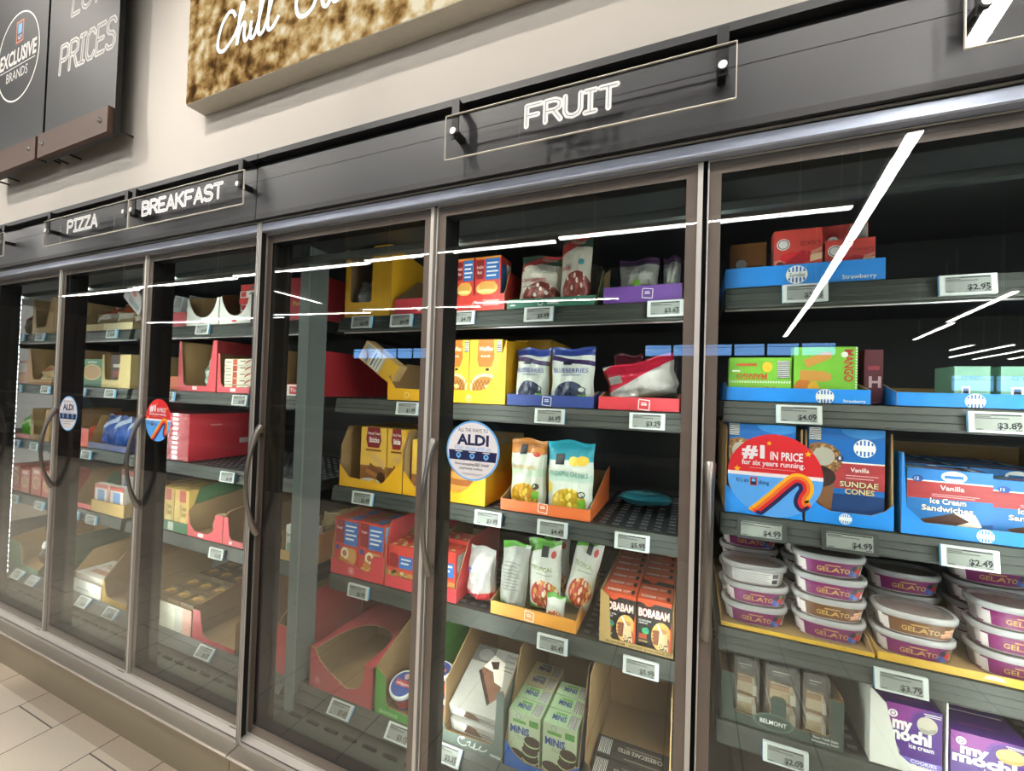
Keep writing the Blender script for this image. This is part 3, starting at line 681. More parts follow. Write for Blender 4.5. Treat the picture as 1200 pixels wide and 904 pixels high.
# --- electronic price tags: white housing with pale blue edges and a grey display
TAGW = mat('cfd4d0', .35); TAGB = mat('7fc0ea', .4); TAGG = mat('3e403c', .5); EINK = mat('8d918a', .4)
def price_tag(x, z, price, label, y=.3075, old=False, door5=False):
    deck = y < .2; b = MB(); w, h = .110, .052
    if old: b.box(-w/2-.008, w/2+.008, -.004, .0, -h/2-.004, h/2+.004, TAGG)
    else:
        b.box(-w/2, w/2, -.010, .0, -h/2, h/2, TAGW, left=TAGB, right=TAGB)
    o = b.build('price_tag', None, (x, .1785, .2642) if deck else (x, y, z), (R_(-38 if deck else -6), 0, 0)); tag(o, label, 'price tag', 'electronic price tags on the shelf rails')
    b = MB(); yy = -.0045 if old else -.0105; s0, s1 = (-w/2+.002, w/2-.004) if old else (-w/2+.0105, w/2-.0115)
    f = Frame(b, (s0, yy, -h/2+.005), (s1-s0, 0, 0), (0, 0, h-.010), (0, -1, 0)); f.k = 0
    f.rect(0, 0, 1, 1, EINK); f.rect(.36 if not old else .0, .90, .98, .97, INK); f.rect(.02, .90, .36, .96, mat('4a4c4a', .5)); f.rect(.02, .80, .34, .85, mat('4a4c4a', .5)); f.rect(.02, .71, .72, .76, mat('4a4c4a', .5))
    f.rect(.84, .48, .96, .53, INK); f.text(price, .98, .15, .33, INK, off=.03, align='r'); f.rect(.03, .05, .17, .09, INK); f.rect(.42, .05, .64, .08, mat('5a5c5a', .5)); f.rect(.84, .05, .97, .09, INK)
    b.build('display', o)
    return o
# --- oval gelato tubs
def oval(rx, ry, z, n=40, e=2.6):
    out = []
    for i in range(n):
        t = 2*math.pi*i/n; c, s = math.cos(t), math.sin(t)
        out.append(Vector((rx*math.copysign(abs(c)**(2/e), c), ry*math.copysign(abs(s)**(2/e), s), z)))
    return out
_tub = {}
PURP = mat('7a2060', .4); CARA = mat('6b4326', .4); NUTR = mat('d4d0cc', .45); TUBM = clear('tub_plastic', (.9, .87, .86), 1.45, .0, .3, .75, (.78, .72, .70)); FILL = mat('a98b7c', .5)
def tub_parts(kind):
    if kind in _tub: return _tub[kind]
    rx, ry, h = .090, .062, .060
    b = MB(); b.loft([oval(rx*.80, ry*.80, .0), oval(rx*.84, ry*.84, .004), oval(rx*.93, ry*.93, h-.012)], TUBM, TUBM, FILL); body = b.data('gelato_tub')
    b = MB(); b.loft([oval(rx*.955, ry*.955, h-.016), oval(rx*1.0, ry*1.0, h-.015), oval(rx*1.005, ry*1.005, h-.002), oval(rx*.975, ry*.97, h+.001), oval(rx*.90, ry*.88, h-.0005)], FROST)
    b.face(oval(rx*.90, ry*.88, h-.0005), LIDTOP); lid = b.data('lid')
    b = MB()
    col = {'berry': PURP, 'caramel': CARA, 'nutrition': NUTR}[kind]; e = 2.6
    def S(a, v, lift=.0006):      # a: -1..1 across the front, v: 0..1 up the wall
        ang = R_(-90+a*74); f_ = .842+(.925-.842)*v; z = .005+(h-.022)*v; c, s = math.cos(ang), math.sin(ang)
        x = (rx*f_+lift)*math.copysign(abs(c)**(2/e), c); y = (ry*f_+lift)*math.copysign(abs(s)**(2/e), s); return Vector((x, y, z))
    def patch(a0, a1, v0, v1, m, lift, n=16, skew=0):
        for i in range(n):
            q = [(a0+(a1-a0)*i/n, v0), (a0+(a1-a0)*(i+1)/n, v0), (a0+(a1-a0)*(i+1)/n, v1), (a0+(a1-a0)*i/n, v1)]
            b.face([S(u+skew*(v-.5), v, lift) for u, v in q], m, True)
    def dot(a, v, ra, rv, m, lift=.0016):
        n = 14
        for i in range(n):
            t0, t1 = 2*math.pi*i/n, 2*math.pi*(i+1)/n
            b.face([S(a, v, lift), S(a+ra*math.cos(t0), v+rv*math.sin(t0), lift), S(a+ra*math.cos(t1), v+rv*math.sin(t1), lift)], m)
    if kind == 'nutrition':
        patch(-.62, .62, .05, .98, NUTR, .0006)
        for i in range(7): patch(-.55, .30-.05*(i % 3), .15+i*.11, .19+i*.11, mat('8c8a88', .5), .0012, 6)
        patch(.36, .56, .12, .45, INK, .0012, 4); patch(.36, .56, .55, .9, mat('5c5a58', .5), .0012, 4)
    else:
        patch(-1, -.62, .0, 1, mat('e9e0dd', .45), .0006); patch(-.92, -.72, .0, 1, col, .001, 6, .25)
        patch(-.66, 1, .0, 1, col, .0006, 24); patch(.80, 1, .1, .9, mat('d9cfcb', .45), .001, 6, .2)
        vs_, fs, tw = text_geo('GELATO', .02); sx = .62/tw
        b.mesh([S(-.30+X*sx, .26+Y*.34, .0022) for X, Y in vs_], fs, mat('c9a25c', .4))
        patch(-.12, .10, .70, .78, mat('c9a25c', .4), .0014, 4)
        if kind == 'berry':
            dot(.56, .42, .17, .36, mat('c63a34', .4)); dot(.44, .66, .09, .20, mat('25233c', .4), .002); dot(.38, .30, .09, .20, mat('3c5aa8', .4), .002); dot(.50, .18, .09, .16, mat('5878c0', .4), .0024); dot(.62, .80, .10, .10, mat('4d8a3c', .4), .002)
        else:
            for a, v in ((.42, .30), (.58, .34), (.50, .58), (.66, .62)): patch(a-.07, a+.08, v-.16, v+.12, mat('c98f6c', .45), .0018, 4); patch(a-.07, a+.08, v+.02, v+.12, mat('e2b494', .45), .0022, 4)
    lab = b.data('label'); _tub[kind] = (body, lid, lab); return _tub[kind]
def tub(x, y, z, kind, label, rz=0):
    body, lid, lab = tub_parts(kind)
    o = tag(link('gelato_tub', body, None, (x, y+.065, z+.002), (0, 0, R_(rz))), label, 'ice cream tub', 'oval gelato tubs')
    link('lid', lid, o); link('label', lab, o); return o
# --- round whipped topping tubs
def round_tub(x, y, z, label, r=.055, h=.085, rx=0, rz=0):
    n = 32; ring = lambda q, zz: [Vector((q*math.cos(2*math.pi*i/n), q*math.sin(2*math.pi*i/n), zz)) for i in range(n)]
    b = MB(); b.loft([ring(r*.80, 0), ring(r*.95, h-.012)], mat('2c4f9c', .4), mat('e4e4e0', .4), mat('e4e4e0', .4)); o = tag(b.build('topping_tub', None, (x, y+r, z+.002), (R_(rx), 0, R_(rz))), label, 'tub', 'whipped topping tubs')
    b = MB(); b.loft([ring(r*.97, h-.016), ring(r, h-.015), ring(r, h-.002), ring(r*.96, h)], mat('e9ece8', .4)); b.face(ring(r*.96, h), mat('e9ece8', .4))
    f = Frame(b, (-r, -r, h), (2*r, 0, 0), (0, 2*r, 0), (0, 0, 1)); f.circ(.5, .5, r*.86, mat('2b4c98', .4), 32); f.rect(.2, .42, .8, .62, mat('c23a40', .4)); f.text('whipped', .22, .46, .10, WHITE, w=.56, off=.01); f.circ(.5, .76, r*.2, mat('e2b0a6', .4)); b.build('lid', o)
    b = MB(); b.loft([ring(r*.83, .012), ring(r*.94, h-.026)], mat('b8343c', .4)); b.build('label', o)
    return o

# ------------------------------------------------------------------ the goods, door by door (right to left)
BLUE = mat('1d86dc', .5); BLUE2 = mat('1569b4', .5); REDT = mat('cc3b44', .5); YEL = mat('e2a91e', .5); GRN = mat('2f6e54', .5); PURT = mat('6d4394', .5); ORT = mat('e0713a', .5); ORY = mat('e39a35', .5)
BRNIN = KRAFT; T1, T2, T3, T4, T5 = 1.845, 1.484, 1.093, .702, .287
F0 = .328
def emblem(f, a, b_, r, m=WHITE, c=BLUE):
    f.circ(a, b_, r, m, 28); w, h = f.U.length, f.V.length
    for i in range(-2, 3):
        x = a+i*r*.34/w; hh = math.sqrt(max(.05, 1-(i*.36)**2))*r*.9/h
        f.rect(x-r*.08/w, b_+.32*r/h, x+r*.08/w, b_+hh, c); f.rect(x-r*.08/w, b_-hh, x+r*.08/w, b_-.32*r/h, c)
def logo_box(f, a, b_, r, m=WHITE):
    w, h = f.U.length, f.V.length; q = []
    for (x, y) in ((-1, -.8), (.9, -1), (1, .8), (-.9, 1)): q.append((a+x*r/w, b_+y*r/h))
    for i in range(4):
        f.ribbon([q[i], q[(i+1) % 4]], r*.16, m)
    f.rect(a-.5*r/w, b_-.1*r/h, a+.5*r/w, b_+.1*r/h, m); f.rect(a-.5*r/w, b_+.25*r/h, a+.4*r/w, b_+.4*r/h, m)
# ===== door 5, top shelf
Z1, Z2, Z3, Z4, Z5_ = Z5[4], Z5[3], Z5[2], Z5[1], Z5[0]
def a_(f): emblem(f, .475, .48, .027, WHITE, BLUE2); f.text('Strawberry', .95, .12, .20, WHITE, align='r', off=.01); f.text('Sundae', .425, .38, .2, INK, w=.10, off=0, shear=.3)
tray('display_tray', 'low blue tray marked Strawberry holding red fruit bar boxes on the top shelf', 3.963, 4.356, F0, Z1, .42, strip(.393, .060), .06, BLUE, KRAFT, a_)
STR = mat('d64a42', .45); PEACH = mat('e8b79a', .5)
def straw(F):
    f = F['front']; f.poly([(.0, .45), (.55, .52), (1, .66), (1, 1), (0, 1)], mat('cf4a40', .45)); f.poly([(0, .30), (.6, .42), (1, .60), (1, .66), (.55, .52), (0, .45)], mat('e0907c', .5)); f.rect(.0, .0, 1, .3, mat('dc6a58', .5))
    f.text('strawberry', .55, .70, .12, mat('7c1c20', .5), w=.42, off=.0)
    f.ell(.42, .50, .30, .10, RED); f.poly([(.06, .30), (.60, .62), (.78, .58), (.74, .42), (.25, .25)], mat('b8202c', .4)); f.poly([(.76, .52), (1, .56), (1, .44), (.76, .40)], mat('e8c49c', .5)); f.circ(.20, .74, .017, mat('e9e4e0', .5)); f.ring(.20, .74, .012, .014, INK, 20); f.ell(.14, .36, .09, .07, mat('7c2b20', .5))
    r = F['right']; r.rect(0, 0, 1, 1, mat('c85048', .5)); F['left'].bars(.2, .2, .8, .8)
pack('fruit_bar_box', 'strawberry fruit bar box standing upright behind the blue Strawberry tray rim', 4.093, 4.215, .345, Z1, .165, .05, STR, straw)
pack('fruit_bar_box', 'half-hidden strawberry fruit bar box right of the upright one, low behind the rim', 4.222, 4.338, .345, Z1, .122, .07, STR, straw)
def straw_b(F): f = F['front']; f.rect(0, 0, 1, .45, PEACH); f.circ(.30, .75, .014, mat('e9e4e0', .5)); f.bars(.62, .55, .98, .98, 12)
pack('fruit_bar_box', 'red fruit bar box with a barcode, rearmost in the top blue tray', 4.226, 4.350, .44, Z1, .198, .06, STR, straw_b)
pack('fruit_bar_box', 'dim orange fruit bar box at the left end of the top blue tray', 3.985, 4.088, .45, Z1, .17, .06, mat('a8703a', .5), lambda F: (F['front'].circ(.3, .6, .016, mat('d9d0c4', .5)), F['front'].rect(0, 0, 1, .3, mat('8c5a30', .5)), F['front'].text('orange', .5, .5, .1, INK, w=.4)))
# second shelf
def a_(f): emblem(f, .705, .45, .022, WHITE, BLUE2); f.text('Strawberry', .97, .10, .2, WHITE, align='r', off=.01)
tray('display_tray', 'low blue tray holding green mango bar boxes on the second shelf', 3.973, 4.328, F0, Z2, .42, strip(.355, .040), .06, BLUE, KRAFT, a_)
MGR = mat('7cc03a', .45); MOR = mat('d0662a', .45)
def mango1(F):
    f = F['front']; f.rect(0, .0, 1, .40, mat('86c542', .45)); f.text('MANGO', .24, .13, .18, MOR, w=.55, off=.03)
    for i in range(24): f.poly([(i/24, .40), (i/24+.02, .40), (i/24+.035, .45), (i/24+.015, .45)], WHITE)
    f.text('MANGO', .62, .62, .14, MOR, w=.50, off=.03, rot=180); f.ell(.62, .78, .08, .12, mat('eab52c', .5)); f.bars(.78, .52, .97, .92, 12, False); f.rect(.12, .80, .45, .86, MOR); f.rect(.05, .66, .18, .70, WHITE)
pack('fruit_bar_box', 'green mango bar box with upside-down lettering, left in the second-shelf blue tray', 3.980, 4.144, .342, Z2, .128, .05, MGR, mango1)
def mango2(F):
    f = F['front']; f.ell(.16, .22, .16, .20, mat('c9772c', .5)); f.ell(.32, .25, .09, .12, mat('e0b034', .5))
    pop = mat('cf9445', .5); f.poly([(.15, .76), (.50, .92), (.60, .90), (.60, .80), (.22, .62)], pop); f.poly([(.10, .40), (.10, .58), (.48, .56), (.60, .50), (.60, .40), (.46, .36)], pop)
    f.text('MANGO', .80, .95, .13, mat('c33c30', .45), w=.60, off=.03, rot=-90); f.circ(.80, .86, .008, WHITE); f.rect(.40, .10, .50, .24, MOR); f.rect(.56, .10, .72, .14, WHITE)
    for i in range(20): f.poly([(.99, i/20), (.99, i/20+.025), (.965, i/20+.04), (.965, i/20+.015)], WHITE)
pack('fruit_bar_box', 'green mango bar box with the word MANGO running down its right edge', 4.150, 4.302, .342, Z2, .158, .05, MGR, mango2)
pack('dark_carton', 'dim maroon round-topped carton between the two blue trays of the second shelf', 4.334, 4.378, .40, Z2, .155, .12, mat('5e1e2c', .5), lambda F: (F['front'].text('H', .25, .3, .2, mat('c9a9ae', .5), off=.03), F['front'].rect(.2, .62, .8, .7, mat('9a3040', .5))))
def a_(f): emblem(f, .38, .45, .020, WHITE, BLUE2)
tray('display_tray', 'low blue tray with pale green pouches at the right of the second shelf', 4.384, 4.80, F0, Z2, .42, strip(.416, .036), .06, BLUE, KRAFT, a_)
POU = mat('7fb29a', .45)
def pouch(F): f = F['front']; f.rect(.2, .10, .45, .5, WHITE); f.rect(.25, .15, .40, .28, INK); f.rect(.25, .32, .40, .45, INK); f.rect(.55, .2, .9, .26, mat('3d6e5a', .5)); f.text('cream', .2, .68, .12, mat('2f5c8c', .5), w=.6)
pack('dessert_box', 'pale green dessert box left in the right-hand second-shelf tray', 4.515, 4.585, .36, Z2, .105, .1, POU, pouch); pack('dessert_box', 'pale green dessert box at the right edge of the second shelf', 4.605, 4.70, .36, Z2, .105, .1, POU, pouch)
# third shelf: cones and ice cream sandwiches
CONEB = mat('1765b0', .45); BAND = mat('a8383c', .45); NUT = mat('8a5f38', .6); CONE = mat('7c5232', .6)
def cone(F):
    f = F['front']; f.ell(.75, 1.0, .32, .10, mat('3c8ad0', .45), 24, 180, 360); f.rect(.0, .0, 1, .30, mat('193a6c', .45)); f.rect(.30, .36, 1, .64, BAND); f.rect(.30, .63, 1, .645, WHITE)
    f.poly([(.02, .0), (.30, .0), (.36, .50), (.0, .55)], CONE); f.ell(.16, .66, .29, .18, NUT, 30)
    rr = random.Random(3)
    for i in range(60):
        t = rr.uniform(0, 6.28); q = rr.uniform(.62, 1); f.ell(.16+.28*q*math.cos(t), .66+.17*q*math.sin(t), .02, .014, mat(rr.choice(['b48a55', 'c9a06a', '6a4526']), .6), 6); f.k -= 1
    f.k += 1; f.ell(.20, .69, .15, .10, mat('a8a294', .6), 24); f.ell(.12, .47, .25, .12, mat('33201a', .5), 24)
    f.bars(.0, .86, .16, 1.0, 8, False); emblem(f, .74, .80, .025, WHITE, CONEB); f.circ(.42, .68, .008, mat('14305c', .5)); f.text('8', .40, .665, .035, WHITE, off=.01)
    f.text('Vanilla', .56, .545, .045, WHITE, w=.24, off=.012); f.rect(.50, .50, .92, .51, mat('d9a0a0', .5)); f.rect(.50, .47, .86, .48, mat('d9a0a0', .5))
    for dz, c, o_ in ((0, '2a1c14', .07), (0, 'd8c49a', .025)):
        f.text('SUNDAE', .42, .385, .055, mat(c, .5), w=.50, off=o_); f.text('CONES', .49, .31, .055, mat(c, .5), w=.38, off=o_)
CT = [(0, 0), (.204, 0), (.204, .072), (.186, .052), (.156, .036), (.06, .036), (.032, .052), (0, .085)]
for i, (xa, lab) in enumerate(((3.975, 'blue cut-away tray of ice cream cones behind the round price sticker'), (4.182, 'blue cut-away tray of ice cream cones just right of the round price sticker'))):
    tray('display_tray', lab, xa, xa+.200, F0, Z3, .42, [(p[0]*.2/.204, p[1]) for p in CT], .26, BLUE, KRAFT, lambda f: emblem(f, .47, .22, .015, WHITE, BLUE), side=[(0, 0), (.42, 0), (.42, .26), (.012, .26), (.002, .08)], sideout=KRAFT)
    pack('ice_cream_cone_box', ['blue box of vanilla sundae cones mostly hidden by the round price sticker', 'blue box of vanilla sundae cones with red band, right of the round price sticker'][i], xa+.008, xa+.182, .336, Z3+.004, .262, .10, CONEB, cone, key='cone')
    pack('ice_cream_cone_box', ['blue cone box second from the front behind the sticker', 'blue cone box second from the front in the right cone tray'][i], xa+.008, xa+.182, .445, Z3+.004, .262, .10, CONEB, cone, key='cone')
tray('display_tray', 'large blue cut-away tray of vanilla ice cream sandwich boxes', 4.398, 4.86, F0, Z3, .46, [(0, 0), (.462, 0), (.462, .034), (.046, .034), (.010, .072), (.004, .215), (0, .215)], .215, BLUE, KRAFT, lambda f: emblem(f, .36, .075, .017, WHITE, BLUE), side=[(0, 0), (.46, 0), (.46, .215), (0, .215)], sideout=BLUE)
SANB = mat('2a77bd', .45)
def sand(F):
    f = F['front']; f.poly([(0, .52), (1, .55), (1, .80), (0, .80)], BAND); f.rect(0, .80, 1, .82, WHITE); f.poly([(.30, .0), (1, .0), (1, .22), (.55, .10)], mat('1b4f8a', .45))
    f.text('Vanilla', .40, .68, .075, WHITE, w=.28, off=.012); f.ell(.56, .90, .15, .09, WHITE); f.rect(.45, .87, .67, .92, SANB); f.ell(.13, .84, .07, .055, mat('1b4f9c', .5)); f.text('12', .09, .815, .05, WHITE, off=.01)
    f.rect(.3, .60, .85, .612, mat('d9a0a0', .5)); f.rect(.3, .57, .80, .582, mat('d9a0a0', .5))
    for c, o_ in (('14233c', .075), ('eae6dc', .03)): f.text('Ice Cream', .28, .46, .085, mat(c, .5), w=.42, off=o_); f.text('Sandwiches', .18, .34, .085, mat(c, .5), w=.60, off=o_)
    f.poly([(.16, .18), (.56, .33), (.74, .22), (.44, .06), (.30, .06)], mat('4d2f20', .6)); f.poly([(.56, .33), (.80, .34), (.88, .16), (.62, .02), (.44, .06), (.74, .22)], mat('e8e2d2', .5))
    for i in range(8): f.ell(.30+.06*(i % 4)+.03*(i//4), .19+.022*(i % 4)-.05*(i//4), .010, .008, INK, 8); f.k -= 1
    f.k += 1
    l = F['left']; l.rect(0, .0, 1, 1, mat('3a80be', .45)); l.bars(.15, .55, .85, .97, 14, False); l.rect(.1, .1, .9, .25, WHITE); l.rect(.1, .30, .9, .42, BAND)
    t = F['top']; t.rect(.0, .25, .95, .62, BAND); t.bars(.02, .2, .25, .8, 10); t.rect(.70, .15, .80, .85, mat('3c2418', .6)); t.rect(.80, .15, .88, .85, WHITE); t.text('Sandwiches', .30, .36, .2, WHITE, w=.34)
SB = dict(key='sand', cat='food box')
k = 0
for row, (xa, ya, rz, lab) in enumerate(((4.418, .350, -3, 'vanilla ice cream sandwich box standing at the left front of the big blue tray'), (4.592, .356, -6, 'vanilla ice cream sandwich box leaning at the right front, cut by the photo edge'),
        (4.424, .475, -2, 'ice cream sandwich box right behind the left front one'), (4.600, .470, -3, 'ice cream sandwich box behind the leaning right front one'), (4.424, .575, -2, 'ice cream sandwich box third from the front, left'), (4.600, .575, -2, 'ice cream sandwich box third from the front, right'), (4.426, .675, 0, 'rearmost ice cream sandwich box, left'), (4.60, .675, 0, 'rearmost ice cream sandwich box, right'))):
    pack('ice_cream_sandwich_box', lab, xa, xa+.168, ya, Z3+.004, .165 if row != 1 else .150, .085, SANB, sand, rz=rz, rx=0, key='sand%d' % (row == 1), group='ice cream sandwich boxes in the blue tray')
# fourth shelf: gelato
GT = mat('c39a2c', .5)
tray('display_tray', 'flat golden tray under the two left stacks of gelato tubs', 3.972, 4.346, F0, Z4, .50, strip(.374, .012), .03, GT, KRAFT)
tray('display_tray', 'flat golden tray under the right stacks of gelato tubs', 4.352, 4.80, F0, Z4, .50, strip(.448, .021), .03, GT, KRAFT, lambda f: f.ell(.52, .35, .045, .55, mat('e6d9a8', .5), 16, 0, 180))
TH = .0613
stacks = [(4.066, .345, ['berry', 'berry', 'nutrition'], 'left front gelato stack'), (4.257, .345, ['berry', 'caramel', 'berry', 'berry'], 'tall gelato stack second from the left'), (4.452, .345, ['berry', 'caramel'], 'short gelato stack in the middle'), (4.652, .345, ['berry', 'berry', 'berry'], 'gelato stack at the right edge'),
          (4.067, .505, ['berry']*4, 'gelato stack behind the left front one'), (4.251, .49, ['berry']*4, 'gelato stack behind the tall one'), (4.478, .49, ['berry']*3, 'dim gelato stack behind the short middle one'), (4.672, .49, ['berry']*4, 'gelato stack behind the right edge one')]
onum = ['bottom', 'second', 'third', 'topmost']
rr = random.Random(5)
for sx_, sy_, kinds, lab in stacks:
    for i, kd in enumerate(kinds):
        col_ = {'berry': 'purple berry', 'caramel': 'brown caramel', 'nutrition': 'nutrition-label side'}[kd]
        pos = 'topmost' if i == len(kinds)-1 and len(kinds) > 1 else onum[i]
        jt = .003 if sy_ < .4 else 0
        tub(sx_+rr.uniform(-jt, jt), sy_+rr.uniform(-jt, jt), Z4+.003+i*TH, kd, '%s gelato tub, %s in the %s' % (col_, pos, lab), rr.uniform(-3, 3) if jt else 0)
# fifth shelf: cheesecake slices and mochi
DG = mat('37443c', .5)
bel = [(0, 0), (.305, 0), (.305, .135), (.273, .137), (.273, .036), (.262, .030), (.170, .030), (.168, .098), (.160, .105), (.138, .105), (.131, .098), (.131, .030), (.045, .032), (.033, .040), (.033, .140), (.028, .143), (0, .143)]
def a_(f):
    f.ell(.45, .20, .17, .17, mat('55645a', .5)); f.ell(.45, .20, .15, .145, DG); f.text('BELMONT', .34, .15, .085, WHITE, w=.22, off=.004); f.text('New York Style', .96, .14, .045, WHITE, align='r', off=.005); f.text('Strawberry Swirl', .96, .07, .045, WHITE, align='r', off=.005)
tray('display_tray', 'dark green cut-out tray marked BELMONT with packs of cheesecake slices', 3.976, 4.281, F0, Z5_, .36, bel, .14, DG, mat('8b6a44', .8), a_, side=[(0, 0), (.36, 0), (.36, .14), (0, .14)], sideout=DG)
CAKE = mat('d2bd92', .6); CRUST = mat('a9773f', .6); CREAMC = mat('e7e0c8', .5)
def cake_pack(x0, x1, lab, n):
    w = x1-x0; t = thing('cheesecake_pack', lab, 'cheesecake', ((x0+x1)/2, .348, Z5_+.008))
    b = MB(); b.slab([(-w/2, 0), (w/2, 0), (w/2, .168), (w*.3, .180), (-w/2, .178)], (0, 0, 0), (1, 0, 0), (0, 0, 1), (0, -1, 0), .28, FILM, FILM); b.build('clear_wrapper', t)
    b = MB(); b.box(-w/2+.008, w/2-.012, .004, .27, .13, .172, mat('26221f', .5)); f = Frame(b, (-w/2+.008, .004, .13), (w-.02, 0, 0), (0, 0, .042), (0, -1, 0)); f.rect(.15, .6, .8, .68, mat('b9b2a4', .5)); f.rect(.15, .4, .6, .48, mat('8d877c', .5)); b.build('band', t)
    for i in range(n):
        z = .006+i*.058; b = MB()
        b.slab([(-w*.36, 0), (w*.22, -.004), (w*.34, .020), (w*.30, .046), (-w*.32, .050)], (0, .012+.004*i, z+.006), (1, 0, 0), (0, 0, 1), (0, -1, 0), .22, CAKE, CAKE, CRUST); b.box(-w*.34, w*.22, .008+.004*i, .2, z+.036, z+.05, CRUST if i else CREAMC); b.prism_x([(.007, z+.004), (.012, z+.03), (.20, z+.03), (.20, z+.004)], w*.24, w*.40, CREAMC)
        b.build('cake_slice', t)
cake_pack(4.012, 4.080, 'clear pack of cheesecake slices at the left of the dark green tray', 2)
cake_pack(4.096, 4.182, 'clear pack of cheesecake slices in the middle of the dark green tray', 2)
cake_pack(4.190, 4.254, 'clear pack of cheesecake slices at the right of the dark green tray', 2)
WT = mat('dcdcd2', .5)
tray('display_tray', 'white cut-away tray holding purple mochi boxes on the lowest full shelf', 4.338, 4.500, F0, Z5_, .34, [(0, 0), (.162, 0), (.162, .018), (.085, .022), (.062, .040), (.034, .165), (.008, .192), (0, .196)], .20, WT, WT, side=[(0, 0), (.34, 0), (.34, .20), (0, .20)])
MOP = mat('4f2380', .4); MOM = mat('8a2c8c', .4)
def mochi(orange):
    def art(F):
        f = F['front']; f.poly([(0, .62), (.25, .60), (.42, .74), (.50, .92), (.72, 1.0), (0, 1)], MOM); f.poly([(0, .60), (.25, .57), (.45, .72), (.55, .90), (.85, 1), (.72, 1), (.50, .92), (.42, .74), (.25, .60), (0, .62)], mat('6b2a90', .4))
        f.text('my', .12, .60, .19, WHITE, w=.36, off=.05); f.text('mochi', .02, .43, .19, WHITE, w=.80, off=.05); f.text('ice cream', .42, .33, .075, WHITE, w=.44, off=.02)
        f.ell(.74, .75, .18, .14, mat('e0b878' if orange else 'c9c1ae', .55), 28); f.poly([(.60, .70), (.74, .68), (.90, .73), (.88, .66), (.74, .61), (.62, .64)], mat('c79a58' if orange else 'a59e8e', .55)); f.ring(.13, .83, .006, .010, WHITE); f.circ(.13, .83, .004, WHITE)
        f.rect(.68, .93, .98, .945, WHITE); f.rect(.70, .90, .98, .912, WHITE)
        if orange: f.rect(0, .0, 1, .16, mat('e79a2a', .45)); f.ell(.40, .18, .24, .12, mat('e8b060', .5)); f.text('MANGO', .55, .05, .07, WHITE, w=.4)
        else: f.rect(.0, .0, 1, .17, mat('7d6cc4', .45)); f.text('COOKIES', .45, .10, .055, WHITE, w=.46, off=.015); f.text('AND CREAM', .35, .03, .055, WHITE, w=.56, off=.015); f.ell(.12, .22, .14, .12, mat('9a93a0', .5))
        t = F['top']; t.rect(.06, .80, .94, .84, WHITE); t.rect(.2, .3, .7, .36, MOM); l = F['left']; l.rect(.1, .2, .35, .75, mat('b9a3cc', .5))
    return art
pack('mochi_box', 'purple cookies and cream mochi box in the white tray', 4.374, 4.490, .336, Z5_+.004, .160, .09, MOP, mochi(False))
pack('mochi_box', 'purple mochi box with orange corner at the lower right edge of the photo', 4.508, 4.660, .340, Z5_, .130, .12, MOP, mochi(True))
pack('mochi_box', 'dim purple mochi box behind the orange-cornered one', 4.51, 4.66, .50, Z5_, .15, .12, MOP, mochi(False))
# bottom deck of door 5: a dark carton just visible under the lowest shelf
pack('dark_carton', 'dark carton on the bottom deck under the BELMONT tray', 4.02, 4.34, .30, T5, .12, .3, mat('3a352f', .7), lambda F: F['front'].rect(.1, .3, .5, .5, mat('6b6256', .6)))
for x, z, p, lab, old in ((4.165, 1.842, '$3.95', 'price tag under the blue Strawberry tray, crossed by the light streak', 0), (4.512, 1.841, '$2.95', 'price tag reading $2.95 under the empty right of the top shelf', 0), (4.156, 1.494, '$4.09', 'price tag reading $4.09 under the mango bars', 0), (4.571, 1.494, '$3.89', 'price tag reading $3.89 at the right edge under the pale green boxes', 0),
        (4.070, 1.153, '$4.99', 'grey frameless price tag reading $4.99 under the left cone tray', 1), (4.280, 1.153, '$4.99', 'grey frameless price tag reading $4.99 under the right cone tray', 1), (4.522, 1.152, '$2.49', 'price tag reading $2.49 under the ice cream sandwiches', 0), (4.392, .805, '$3.79', 'price tag reading $3.79 under the gelato', 0), (4.140, .527, '$2.09', 'price tag reading $2.09 under the BELMONT tray', 0)):
    price_tag(x, z, p, lab, old=bool(old))

# ===== door 4, top shelf
RB = mat('c93a30', .45)
def crois(F):
    f = F['front']; f.rect(0, .0, 1, .30, mat('b8392c', .5)); f.rect(.40, .56, .95, .96, mat('2b6cb4', .45)); f.rect(.04, .58, .34, .94, mat('8a1f22', .45)); f.text('Breakfast', .06, .78, .06, WHITE, w=.26); f.text('Best', .09, .68, .06, WHITE, w=.18)
    for i in range(4): f.rect(.46, .86-i*.08, .90-.08*(i % 2), .89-i*.08, WHITE)
    f.rect(.0, .96, 1, 1, mat('e08a34', .5)); f.ell(.48, .40, .42, .13, mat('e2b45c', .55), 26)
    for i in range(3): f.ell(.30+.2*i, .44, .13, .09, mat('d29a42', .55), 14)
    f.ell(.45, .345, .36, .035, mat('f0d48c', .55)); r = F['right']; r.rect(.1, .2, .5, .85, mat('2b6cb4', .45)); r.rect(.55, .15, .95, .9, WHITE); r.bars(.6, .2, .9, .5, 8)
tray('display_tray', 'red tray of croissant sandwich boxes at the left of the top shelf under FRUIT', 2.990, 3.212, F0, T1, .40, strip(.222, .062), .15, RB, KRAFT, lambda f: (f.ring(.44, .4, .011, .013, WHITE), f.text('Croissants', .60, .55, .14, WHITE, w=.3), f.text('Sandwiches', .60, .3, .14, WHITE, w=.3)), side=[(0, 0), (.40, 0), (.40, .16), (.05, .155), (0, .062)])
pack('croissant_box', 'orange and blue croissant sandwich box at the far left behind the glass edge', 2.996, 3.074, .336, T1+.003, .205, .1, RB, crois, cat='food box'); pack('croissant_box', 'orange and blue croissant sandwich box, right one in the red tray', 3.080, 3.190, .336, T1+.003, .205, .1, RB, crois)
